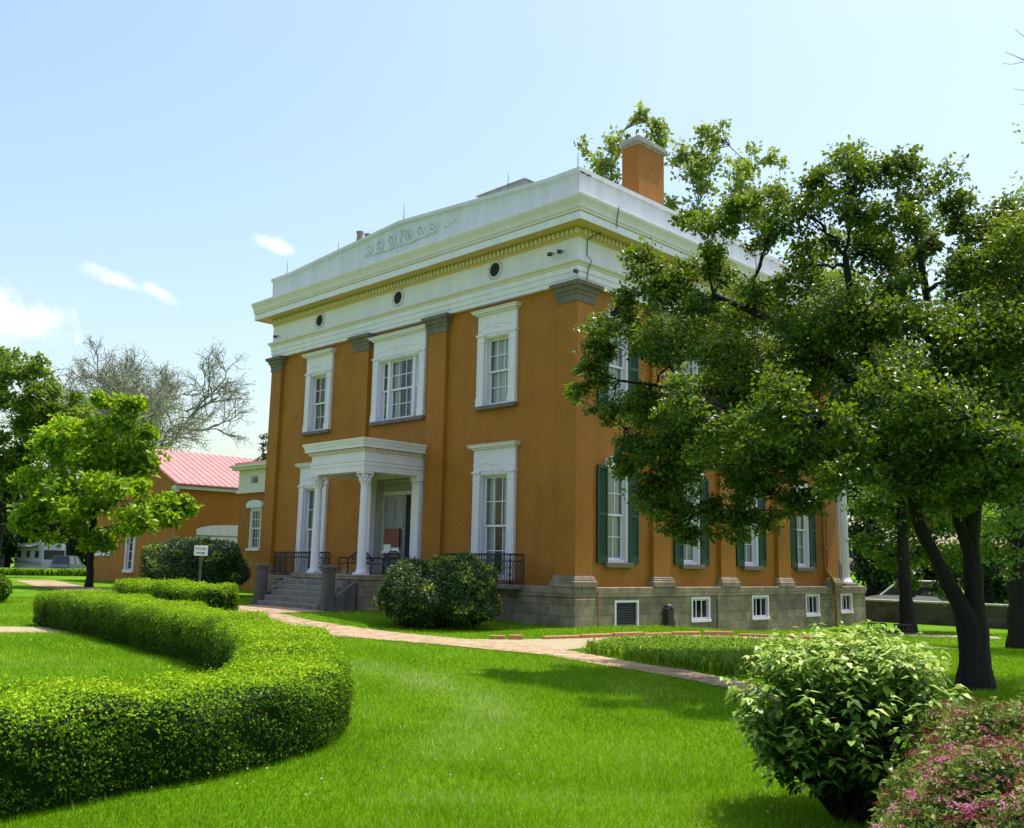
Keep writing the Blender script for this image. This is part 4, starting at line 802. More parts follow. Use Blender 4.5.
# rear portico column, seen at the far corner
for cx in (-.62, -5.9, -11.1, -16.4):
    c = MB(); c.lathe((cx, 17.35, 1.12), [(.56, .10), (.56, .16), (.50, .26), (.455, .34), (.44, .5), (.42, 4), (.38, 8.3), (.48, 8.4), (.52, 8.7), (.52, 8.95)], 48, flute=lambda k: 1 if k % 2 else .93)
    o = c.build('portico_column', M['white'], man)
    b = MB(); b.bbox((cx-.6, 16.75, 1.123), (cx+.6, 17.95, 1.23), .01); b.build('column_base', M['step_stone'], o)
rr = MB()
for z in (1.3, 2.0): rr.tube([(-.18, 16.2, z), (-.18, 16.75, z)], .02, 5)
for k in range(6): rr.tube([(-.18, 16.22+k*.1, 1.12), (-.18, 16.22+k*.1, 2.15-.1*abs(k-3))], .014, 5)
rr.build('portico_railing', M['iron'], man)
ds = MB(); ds.tube([(.03, 14.92, 9.9), (.03, 14.92, 2.0), (.04, 14.95, 1.75), (.12, 15.25, 1.42), (.16, 15.42, 1.2), (.17, 15.44, .9), (.17, 15.44, -.6)], .065, 8)
for z in (2.6, 5.0, 7.4): ds.box((-.1, 14.83, z), (.10, 15.01, z+.05))
ds.build('downspout', M['copper'], man)
cp_ = MB(); cp_.tube([(.12, .88, .02), (.12, .88, 1.0)], .022, 6); cp_.build('ground_cable', M['copper'], man)

# things fixed against the foundation
mtr = MB(); mtr.bbox((.10, 4.06, -.35), (.30, 4.38, .50), .03); mtr.lathe((.20, 4.22, .50), [(.14, 0), (.12, .06), (.05, .10)], 14)
root = thing('utility_box', (.2, 4.2, -.1), 'dark upright utility box against the stone foundation beside the louvred basement opening', 'utility box')
mtr.build('housing', M['iron'], root); mb = MB(); mb.tube([(.2, 4.5, -.3), (.2, 4.5, .1)], .03, 6); mb.build('conduit', M['lamp_dark'], root)
mb = MB(); mb.tube([(.16, 7.0, -.4), (.16, 7.0, .70), (.13, 7.0, .78)], .03, 6); o = mb.build('vent_pipe', M['lamp_dark']); tag(o, 'thin dark pipe standing against the foundation between two basement windows', 'pipe')

# things on the porch
def iron_bench(cx, cy, ang, label):
    t = thing('iron_bench', (cx, cy, 1.29), label, 'bench', 'iron benches on the porch')
    ca, sa = math.cos(ang), math.sin(ang)
    fn = lambda x, y, z: (cx+x*ca-y*sa, cy+x*sa+y*ca, 1.295+z*.86)
    tb = lambda m, pts, r: m.tube([fn(*p) for p in pts], r*1.35, 5)
    s = MB()
    for k in range(8): y = -.22+.44*k/7; tb(s, [(-.52, y, .42), (.52, y, .42)], .014)
    tb(s, [(-.55, -.24, .42), (.55, -.24, .42), (.55, .24, .42), (-.55, .24, .42), (-.55, -.24, .42)], .02); s.build('seat', M['iron'], t)
    b = MB(); arch = [(-.55, .24, .45), (-.54, .27, .62), (-.36, .29, .74), (-.2, .30, .90), (.2, .30, .90), (.36, .29, .74), (.54, .27, .62), (.55, .24, .45)]; tb(b, arch, .022)
    for k in range(-4, 5): x = k*.1; zt = .88-.12*max(0, abs(x)-.2)/.2; tb(b, [(x, .25, .43), (x+.03, .28, .6), (x-.03, .29, .72), (x, .30, zt)], .012)
    for k in range(-3, 4): tb(b, [(k*.12+.05*math.cos(a), .28, .62+.06*math.sin(a)) for a in np.linspace(0, 6.28, 9)], .010)
    b.build('backrest', M['iron'], t)
    for s_ in (-1, 1):
        a = MB(); tb(a, [(s_*.55, .26, .60), (s_*.56, .05, .64), (s_*.56, -.2, .62), (s_*.56, -.26, .54), (s_*.56, -.20, .50)], .02); a.build('armrest', M['iron'], t)
        for yy in (-.22, .22): l_ = MB(); tb(l_, [(s_*.53, yy, .42), (s_*.50, yy, .2), (s_*.56, yy*1.15, .0)], .02); l_.build('leg', M['iron'], t)
iron_bench(-9.45, -.75, 0.25, 'black wrought iron bench with arched back between the two porch columns')
iron_bench(-7.75, -.75, -.1, 'black wrought iron bench with arched back, in front of the door and its red notice')
ps = thing('notice_board', (-8.75, .25, 1.30), 'red notice board with white leaflets below, standing in front of the grey entrance door', 'notice board')
mb = MB(); mb.box((-9.16, .25, 2.24), (-8.34, .30, 2.88)); mb.build('board', M['poster_red'], ps)
mb = MB(); mb.box((-9.23, .18, 2.03), (-8.27, .30, 2.10)); mb.build('shelf', M['paper'], ps)
mb = MB(); mb.box((-9.18, .235, 2.10), (-8.78, .249, 2.33)); mb.build('leaflet', M['paper'], ps)
mb = MB(); mb.box((-8.74, .235, 2.10), (-8.32, .249, 2.22)); mb.build('leaflet', M['paper'], ps)
for x in (-9.15, -8.35): mb = MB(); mb.tube([(x, .28, 1.30), (x, .28, 2.04)], .02, 6); mb.build('leg', M['lamp_dark'], ps)

# ------------------------------------------------------------------ kitchen link and outbuilding to the left
lk = thing('link_wing', (-21.5, 7, 0), 'low ochre wing with white attic band joining the mansion to the red roofed outbuilding', 'wing')
fy = lambda u, d, z: (u, 4.0-d, z)
mb = MB(); wall_panel(mb, fy, -26.15, -17.0, -.3, 5.16, [(-25.05, -23.95, 2.25, 4.25)], .25)
mb.quad((-26.15, 4, -.3), (-26.15, 12, -.3), (-26.15, 12, 5.2), (-26.15, 4, 5.2)); mb.quad((-26.15, 12, -.3), (-17, 12, -.3), (-17, 12, 5.2), (-26.15, 12, 5.2)); mb.build('wall', M['stucco'], lk)
mb = MB(); wall_panel(mb, lambda u, d, z: (u, 3.93-d, z), -26.25, -17.0, 5.16, 6.16, [(-25.1, -24.3, 5.42, 5.86)], .2); mb.box((-26.3, 3.86, 5.0), (-17, 3.99, 5.17)); mb.box((-26.4, 3.75, 5.30), (-17, 3.925, 5.36)) if False else None
mb.box((-26.45, 3.62, 6.163), (-17, 4.2, 6.28)); mb.box((-26.55, 3.5, 6.283), (-17, 4.2, 6.40)); mb.box((-26.245, 3.94, 5.17), (-26.2, 12, 6.16)); mb.build('attic_band', M['pale_cream'], lk)
mb = MB(); mb.box((-26.35, 3.7, 6.40), (-17, 12, 6.55)); mb.build('roof', M['roof_red'], lk)
mb = MB(); mb.box((-25.1, 3.98, 5.42), (-24.3, 4.0, 5.86)); o = mb.build('attic_window', M['white'], lk)
mb = MB(); mb.box((-24.95, 3.955, 5.50), (-24.45, 3.975, 5.80)); mb.build('glass_pane', M['rv_tint'], o)
f = MB(); f.box((-25.05, 4.02, 2.25), (-24.93, 4.2, 4.25)).box((-24.07, 4.02, 2.25), (-23.95, 4.2, 4.25)).box((-24.93, 4.02, 4.13), (-24.07, 4.2, 4.25)); f.box((-25.12, 3.9, 2.13), (-23.88, 4.05, 2.245)); o = f.build('window', M['white'], lk)
h = MB(); h.prism([(-25.25, 0), (-23.75, 0), (-23.75, .18)]+[(-24.5+.72*math.cos(t), .18+.2*math.sin(t)) for t in np.linspace(.1, math.pi-.1, 10)]+[(-25.25, .18)], lambda u, z: fy(u, .002, 4.25+z), lambda u, z: fy(u, .14, 4.25+z)); h.build('hood', M['white'], o)
sash(fy, -24.93, -24.07, 3.2, 4.13, -.08, 3, 2, o); sash(fy, -24.93, -24.07, 2.25, 3.25, -.13, 3, 2, o); curtain(fy, -25, -24, 2.2, 4.2, -.4, o, (-24.6, -24.38))

ob = thing('outbuilding', (-38, 10, 0), 'ochre outbuilding with a pink red standing seam roof behind the leafy young tree', 'outbuilding')
X0, X1, Y0, Y1, ZE, ZR = -43.45, -32.6, 3.8, 24, 5.86, 8.12
fo_ = lambda u, d, z: (u, Y0-d, z)
mb = MB(); hol = [(-43.0, -42.35, 1.9, 3.15), (-41.75, -41.1, 1.9, 3.15), (-38.7, -37.6, .95, 3.1)]
wall_panel(mb, fo_, X0, X1, -.4, ZE, hol, .2); mb.add([(X0, Y0, ZE), (X1, Y0, ZE), ((X0+X1)/2, Y0, ZR)], [(0, 1, 2)])
mb.quad((X1, Y0, -.4), (X1, Y1, -.4), (X1, Y1, ZE), (X1, Y0, ZE)); mb.quad((X0, Y0, -.4), (X0, Y0, ZE), (X0, Y1, ZE), (X0, Y1, -.4)); mb.build('wall', M['stucco'], ob)
mb = MB(); xm = (X0+X1)/2
for s, xe in ((1, X1), (-1, X0)):
    e = xe+s*.35; ze = ZE-.15+.02
    mb.add([(e, Y0-.3, ze), (e, Y1, ze), (xm, Y1, ZR+.02), (xm, Y0-.3, ZR+.02), (e, Y0-.3, ze+.08), (e, Y1, ze+.08), (xm, Y1, ZR+.10), (xm, Y0-.3, ZR+.10)], [(0, 3, 2, 1), (4, 5, 6, 7), (0, 1, 5, 4), (0, 4, 7, 3)])
    y = Y0-.25
    while y < Y1: mb.add([(e, y, ze+.08), (e, y+.05, ze+.08), (xm, y+.05, ZR+.10), (xm, y, ZR+.10), (e, y, ze+.115), (e, y+.05, ze+.115), (xm, y+.05, ZR+.135), (xm, y, ZR+.135)], [(4, 5, 6, 7), (0, 4, 7, 3), (1, 2, 6, 5), (0, 1, 5, 4)]); y += .42
mb.build('roof', M['roof_red'], ob)
mb = MB(); mb.box((X1+.003, Y0-.28, ZE-.34), (X1+.22, Y1, ZE-.16)); mb.box((X1-.35, Y0-.25, ZE-.50), (X1+.15, Y0-.003, ZE-.20)); mb.build('eaves_board', M['old_white'], ob)
for (a, b, c, d) in hol:
    f = MB(); f.box((a-.07, 3.72, c), (a+.09, 3.95, d)).box((b-.09, 3.72, c), (b+.07, 3.95, d)).box((a-.1, 3.70, d), (b+.1, 3.95, d+.25)).box((a-.12, 3.66, c-.16), (b+.12, 3.95, c-.002)); o = f.build('window', M['white'], ob)
    sash(fo_, a+.09, b-.09, c, d, -.1, 1 if b-a < 1 else 2, 2 if d-c < 1.5 else 4, o); mb = MB(); mb.box((a, 4.1, c), (b, 4.15, d)); mb.build('dark_backing', M['dark_room'], o)
mb = MB(); mb.prism([(5.0, -.2), (9.6, -.2), (9.6, 3.25)]+[(7.3+2.3*math.cos(t), 3.25+.38*math.sin(t)) for t in np.linspace(.15, math.pi-.15, 12)]+[(5.0, 3.25)], lambda y, z: (X1+.002, y, z), lambda y, z: (X1+.09, y, z)); o = mb.build('carriage_door', M['old_white'], ob)
mb = MB(); mb.box((X1+.09, 5.0, 2.95), (X1+.12, 9.6, 3.0)); mb.build('rail', M['shed_grey'], o)

# ------------------------------------------------------------------ foliage builders
def unit(a): return a/(np.linalg.norm(a, axis=-1, keepdims=True)+1e-9)
def leaf_arrays(P, Nn, L, Wd, tone, fold=.25, rich=False):
    n = len(P); T = unit(np.cross(Nn, rng.normal(size=(n, 3)))); S = np.cross(Nn, T)
    L = np.broadcast_to(L, (n,))[:, None]; Wd = np.broadcast_to(Wd, (n,))[:, None]
    if rich:      # curved leaf with a midrib: six vertices, four faces
        b = P; m = P+T*L*.5+Nn*L*.06; t = P+T*L-Nn*L*.18
        r = P+T*L*.42+S*Wd*.5+Nn*Wd*fold; l_ = P+T*L*.42-S*Wd*.5+Nn*Wd*fold
        r2 = P+T*L*.78+S*Wd*.28+Nn*(Wd*fold*.4-L*.07); l2 = P+T*L*.78-S*Wd*.28+Nn*(Wd*fold*.4-L*.07)
        V = np.stack([b, m, t, r, l_, r2, l2], 1).reshape(-1, 3); i = np.arange(n)[:, None]*7
        F = np.concatenate([i+np.array([[0, 3, 1, 4]]), i+np.array([[1, 3, 5, 2]]), i+np.array([[1, 2, 6, 4]])], 0)
        return V, F, np.repeat(tone, 7)
    V = np.stack([P, P+T*L*.45+S*Wd*.5+Nn*Wd*fold*.5, P+T*L, P+T*L*.45-S*Wd*.5+Nn*Wd*fold*.5], 1).reshape(-1, 3)
    return V, np.arange(n*4).reshape(-1, 4), np.repeat(tone, 4)
def merge(*parts):
    V = []; F = []; t = []; b = 0
    for v, f, tt in parts: V.append(v); F.append(f+b); t.append(tt); b += len(v)
    return np.concatenate(V), np.concatenate(F), np.concatenate(t)
def clump_leaves(cl, n_tot, size, aspect=.6, tw=16, up=.55, sig=.26, tonevar=.22, flat=.75, droop=0.0):
    """leaves gathered round twig ends inside every foliage mass, so the crown has gaps and an uneven edge"""
    C = np.array(cl, float); w = C[:, 3]**2; w /= w.sum(); out = []; twigs = []
    for (x, y, z, r), ww in zip(C, w):
        k = max(int(n_tot*ww), 12); m = max(tw, k//26)
        d = unit(rng.normal(size=(m, 3)))*(rng.random((m, 1))**.42)*r; d[:, 2] *= flat
        E = np.array([x, y, z])+d; twigs.append(E)
        idx = rng.integers(0, m, k)
        P = E[idx]+rng.normal(size=(k, 3))*np.array([1, 1, .55])*r*sig+np.array([0, 0, -droop])*rng.random((k, 1))
        Nn = unit(rng.normal(size=(k, 3))*.62+np.array([0, 0, up])+unit(d)[idx]*.25)
        tone = np.clip(.42+rng.normal(0, .10)+rng.normal(0, tonevar*.5, m)[idx]+rng.normal(0, tonevar, k), 0, 1)
        s = size*rng.uniform(.65, 1.25, k)
        out.append((P, Nn, s, tone))
    P = np.concatenate([o[0] for o in out]); Nn = np.concatenate([o[1] for o in out]); s = np.concatenate([o[2] for o in out]); t = np.concatenate([o[3] for o in out])
    return P, Nn, s, t, twigs
def branch_mesh(stems, cl, twigs, n_tw, r_limb, r_tw, sides=7, seed=1):
    """stems are polylines (x,y,z,r); each foliage mass gets a limb from the nearest lower stem point, and each limb its twigs"""
    g = np.random.default_rng(seed); Vs = []; Fs = []; b = 0
    def put(P, R, n):
        nonlocal b
        V, F = tube_arrays(P, R, n); Vs.append(V); Fs.append(F+b); b += len(V)
    S = []
    for st in stems:
        Q = resample(st, .12 if len(st) < 40 else .3)
        for _ in range(3): Q[1:-1] = .5*Q[1:-1]+.25*(Q[:-2]+Q[2:])
        Q[1:, :3] += np.cumsum(g.normal(0, .006, (len(Q)-1, 3)), axis=0)*(Q[1:, 3:4] < .3)
        put(Q[:, :3], Q[:, 3]*(1+.06*np.sin(np.arange(len(Q))*.9)), 12); S.append(Q)
    S = np.concatenate(S)
    nodes = S.copy()
    order = np.argsort([np.min(np.linalg.norm(S[:, :3]-np.array(c[:3]), axis=1)) for c in cl])
    for i in order:
        c = np.array(cl[i][:3]); r = cl[i][3]
        dv = nodes[:, :3]-c; dist = np.linalg.norm(dv, axis=1); pen = dist+np.where(dv[:, 2] > -.1*dist, 1.4*dist, 0)+np.where(nodes[:, 3] < r_limb*.5, dist*.5, 0)
        k = int(np.argmin(pen)); a = nodes[k, :3]; ra = min(nodes[k, 3]*.7, r_limb)
        t = np.linspace(0, 1, 10)[:, None]; mid = (a+c)/2+np.array([0, 0, .18])*np.linalg.norm(c-a)*.6+g.normal(0, .05, 3)*np.linalg.norm(c-a)
        P = (1-t)**2*a+2*t*(1-t)*mid+t*t*c; P[1:-1] += g.normal(0, .02, (8, 3))*np.linalg.norm(c-a)
        R = np.linspace(ra, max(ra*.25, r_tw*1.5), 10); put(P, R, sides)
        nodes = np.vstack([nodes, np.c_[P[4:], R[4:]]])
        E = twigs[i]; sel = g.permutation(len(E))[:n_tw]
        for e in E[sel]:
            q = P[g.integers(4, 10)]; tt = np.linspace(0, 1, 5)[:, None]; m2 = (q+e)/2+g.normal(0, .12, 3)*r+np.array([0, 0, .08*r])
            put((1-tt)**2*q+2*tt*(1-tt)*m2+tt*tt*e, np.linspace(r_tw*1.6, r_tw*.5, 5), 4)
    return np.concatenate(Vs), np.concatenate(Fs)
def tree(name, label, cat, base, stems, cl, n_leaves, size, leaf, bark, aspect=.6, n_tw=14, r_limb=.09, r_tw=.010, group=None, seed=1, sub=0, **kw):
    t = thing(name, base, label, cat, group)
    if sub:                      # break every mass into smaller sprays for an uneven outline
        g = np.random.default_rng(seed+50); fine = []
        for x, y, z, r in cl:
            for k in range(sub): o = unit(g.normal(size=3))*r*g.uniform(.25, 1.12); q_ = 1.0 if sub < 6 else .74; fine.append((x+o[0], y+o[1], z+o[2]*.85, r*q_*g.uniform(.48, .78)))
        P, Nn, s, tone, tw2 = clump_leaves(fine, n_leaves, size, **kw)
        tw = [np.concatenate(tw2[i*sub:(i+1)*sub]) for i in range(len(cl))]
    else:
        P, Nn, s, tone, tw = clump_leaves(cl, n_leaves, size, **kw)
    V, F = branch_mesh(stems, cl, tw, n_tw, r_limb, r_tw, seed=seed)
    raw_mesh('trunk', V, F, bark, t, smooth=True)
    V, F, v = leaf_arrays(P, Nn, s, s*aspect, tone)
    raw_mesh('crown', V, F, leaf, t, v=v)
    return t

# the big spreading tree on the right: two stems from one base
st1 = [(12.42, -5.04, -.15, .29), (12.44, -5.08, .15, .215), (12.46, -5.12, .73, .18), (12.43, -5.22, 1.1, .175), (12.34, -5.34, 1.40, .115), (12.22, -5.60, 1.85, .10), (12.07, -5.92, 2.6, .10), (12.05, -6.07, 3.27, .09), (11.9, -6.3, 4.1, .10), (11.6, -6.6, 5.1, .08), (11.5, -6.9, 6.6, .045)]
st2 = [(12.48, -5.03, -.15, .29), (12.50, -5.06, .2, .215), (12.53, -5.09, .9, .175), (12.55, -5.15, 1.33, .145), (12.60, -5.22, 1.86, .13), (12.66, -5.28, 2.4, .12), (12.74, -5.31, 2.9, .115), (12.9, -5.34, 3.75, .12), (13.14, -5.27, 4.6, .09), (13.5, -5.2, 6.2, .05)]
st3 = [(12.60, -5.24, 1.95, .10), (12.53, -5.42, 2.4, .10), (12.47, -5.57, 2.83, .095), (12.45, -5.70, 3.6, .10), (12.5, -6.1, 4.8, .08), (12.4, -6.4, 6.6, .045)]
lb = [(12.05, -6.0, 2.9, .10), (11.5, -6.3, 3.6, .09), (10.7, -6.8, 4.2, .075), (9.8, -7.1, 4.55, .06), (8.8, -7.4, 4.75, .04), (7.6, -7.7, 4.95, .02)]
lb2 = [(11.9, -6.3, 4.1, .09), (11.2, -6.8, 4.9, .075), (10.5, -7.2, 5.6, .06), (9.5, -7.5, 6.2, .04)]
main_tree = tree('shade_tree', 'large dark leaved spreading tree with two joined trunks, boughs hanging before the mansion side', 'tree',
     (12.45, -5.1, 0), [st1, st2, st3, lb, lb2], CL_MAIN, 255000, .080, M['lf_main'], M['bark'], aspect=.62, n_tw=18, r_limb=.055, r_tw=.006, seed=3, sig=.34, up=.62, flat=.85, tw=9, sub=7, tonevar=.26)

def simple_stem(x, y, z0, z1, r, lean=(0, 0), n=6):
    return [(x+lean[0]*k/n, y+lean[1]*k/n, z0+(z1-z0)*k/n, r*(1.25 if k == 0 else 1-.62*k/n)) for k in range(n+1)]
tree('tall_tree', 'tall pale green tree rising behind the mansion roof and its west chimney', 'tree', (-12.5, 25.5, -.4), [simple_stem(-12.5, 25.5, -.5, 17, .5)], CL_BACK, 21000, .32, M['lf_back'], M['bark_grey'], n_tw=14, r_limb=.20, r_tw=.022, seed=5, sig=.30, up=.35, sub=3, tw=8)
ex, ey = TREE_EDGE_BASE[0], TREE_EDGE_BASE[1]
tree('edge_tree', 'thick trunked tree at the right border of the lawn, boughs drooping beside its bare trunk', 'tree', (ex, ey, -.44), [simple_stem(ex+.1, ey+.05, -.55, 9, .44)]+TIP_TWIG, CL_EDGE, 12000, .14, M['lf_mid'], M['bark'], n_tw=10, r_limb=.14, r_tw=.012, seed=6)
tree('lawn_tree', 'bushy light green tree on the rear lawn just right of the mansion corner', 'tree', (3.2, 14.9, -.45), [simple_stem(3.2, 14.9, -.55, 6.5, .27)], CL_MID, 13000, .17, M['lf_mid'], M['bark'], n_tw=10, r_limb=.12, r_tw=.012, seed=7)
rl = ['dark leafy tree behind the low stone wall, nearest the mansion corner', 'dark leafy tree behind the low stone wall, seen left of the two joined trunks', 'dark leafy tree behind the low stone wall, seen right of the two joined trunks', 'dark leafy tree behind the low stone wall, at the right border of the view', 'dark leafy tree beyond the low stone wall, only partly inside the view at right']
for cl_, lab in zip(CL_RDARK, rl):
    c0 = np.mean(np.array(cl_), axis=0); top = max(c[2] for c in cl_)
    tree('background_tree', lab, 'tree', (c0[0], c0[1], -.45), [simple_stem(c0[0], c0[1], -.5, top, .34)], cl_, 15000, .30, M['lf_dark'], M['bark'], n_tw=6, r_limb=.12, r_tw=.02, group='dark trees behind the rear lawn wall', sig=.3)
tree('young_tree', 'rounded young tree with large bright green leaves before the red roofed outbuilding', 'tree', (-29.3, -1.95, .2), [[(-29.25, -1.95, .05, .22), (-29.3, -1.95, 1.4, .14), (-29.35, -2.0, 3.0, .13), (-29.2, -1.9, 5, .10), (-29.0, -1.8, 7.6, .05)]], CL_YOUNG, 21000, .31, M['lf_young'], M['bark'], aspect=.55, n_tw=8, r_limb=.08, r_tw=.012, seed=8, sig=.27, up=.5, flat=.7, tw=10, sub=2, tonevar=.27)
tree('old_tree', 'old olive green tree with dark boughs at the left border of the view', 'tree', (-54.5, 1.5, 0), [[(-54.9, 1.2, -.2, .55), (-54.7, 1.4, 3, .45), (-54.0, 1.9, 6.5, .36), (-53.0, 2.8, 9.5, .24), (-52.3, 3.4, 12, .1)], [(-54.8, 1.3, 2.0, .35), (-55.6, .2, 6, .3), (-56, 0, 9.5, .2), (-56, 0, 12, .1)]], CL_OLD, 24000, .32, M['lf_old'], M['bark'], n_tw=9, r_limb=.2, r_tw=.02, seed=9, sig=.26, sub=3, tw=8)
dl = ['dark tree at the far left behind the grey shed', 'dark tree behind the white motorhome', 'dark tree behind the blue car, left of the outbuilding', 'dark tree far left, mostly outside the view']
for cl_, lab in zip(CL_DARK, dl):
    c0 = np.mean(np.array(cl_), axis=0); top = max(c[2] for c in cl_)
    tree('background_tree', lab, 'tree', (c0[0], c0[1], 0), [simple_stem(c0[0], c0[1], -.2, top, .3)], cl_, 11000, .42, M['lf_dark'], M['bark'], n_tw=6, r_limb=.12, r_tw=.02, group='dark trees beyond the motorhome', sig=.3)
tree('evergreen_tree', 'dark evergreen whose tip shows at the left edge of the mansion wall', 'tree', (CL_EVER[-1][0], CL_EVER[-1][1], 0), [simple_stem(CL_EVER[-1][0], CL_EVER[-1][1], -.2, CL_EVER[0][2], .18)], CL_EVER, 4000, .18, M['lf_dark'], M['bark'], n_tw=6, r_limb=.04, r_tw=.01, sig=.3)

# bare spring tree with a haze of twigs
def bare_tree():
    bx, by = BARE_BASE[0], BARE_BASE[1]
    t = thing('bare_tree', (bx, by, 0), 'tall grey thinly leafed tree with spreading twigs against the sky behind the young tree', 'tree')
    g = np.random.default_rng(12); Vs = []; Fs = []; nb = 0; tips = []
    def put(P, R, n):
        nonlocal nb
        V, F = tube_arrays(P, R, n); Vs.append(V); Fs.append(F+nb); nb += len(V)
    def grow(p, d, L, r, lev):
        k = 5 if lev < 5 else 3; P = [p]; dd = d.copy()
        for s in range(k):
            dd = unit(dd+g.normal(0, .10+.03*lev, 3)+np.array([0, 0, .05 if lev < 3 else .02])); P.append(P[-1]+dd*L/k)
        P = np.array(P); put(P, np.linspace(r, r*.62, len(P)), 7 if lev < 3 else 4)
        tips.append(P[-1])
        if lev >= 7: return
        nchild = 3 if lev < 2 else 4
        for c_ in range(nchild):
            q = P[-1] if c_ == 0 else P[g.integers(k//2, k+1)]
            ang_ = g.uniform(.15, .35) if c_ == 0 else g.uniform(.45, .95)
            ax = unit(np.cross(dd, g.normal(size=3))); nd = unit(dd*math.cos(ang_)+ax*math.sin(ang_))
            if nd[2] < -.15: nd[2] *= .3
            grow(q, nd, L*g.uniform(.56, .72), max(r*(.60 if c_ else .66), .011), lev+1)
    side = np.array([.33, .94, 0])
    put(np.array([(bx, by, -.3), (bx, by, 1.5), (bx, by, 3.2)]), np.array([.75, .58, .52]), 12)
    for (off, up_, L, r) in ((-.60, 1.0, 8.6, .34), (-.28, 1.0, 9.4, .34), (.02, 1.0, 9.4, .36), (.14, 1.0, 7.6, .26)):
        grow(np.array([bx, by, 3.0]), unit(side*off+np.array([g.normal(0, .1), g.normal(0, .1), up_])), L, r, 1)
    raw_mesh('trunk', np.concatenate(Vs), np.concatenate(Fs), M['bark_grey'], t, smooth=True)
    T_ = np.array(tips); P = T_[g.integers(0, len(T_), 26000)]+g.normal(0, .22, (26000, 3)); Nn = unit(g.normal(size=P.shape)+np.array([0, 0, .4])); s = .19*g.uniform(.6, 1.3, len(P))
    V, F, v = leaf_arrays(P, Nn, s, s*.6, np.clip(.5+g.normal(0, .25, len(P)), 0, 1)); raw_mesh('crown', V, F, M['lf_bare'], t, v=v)
bare_tree()

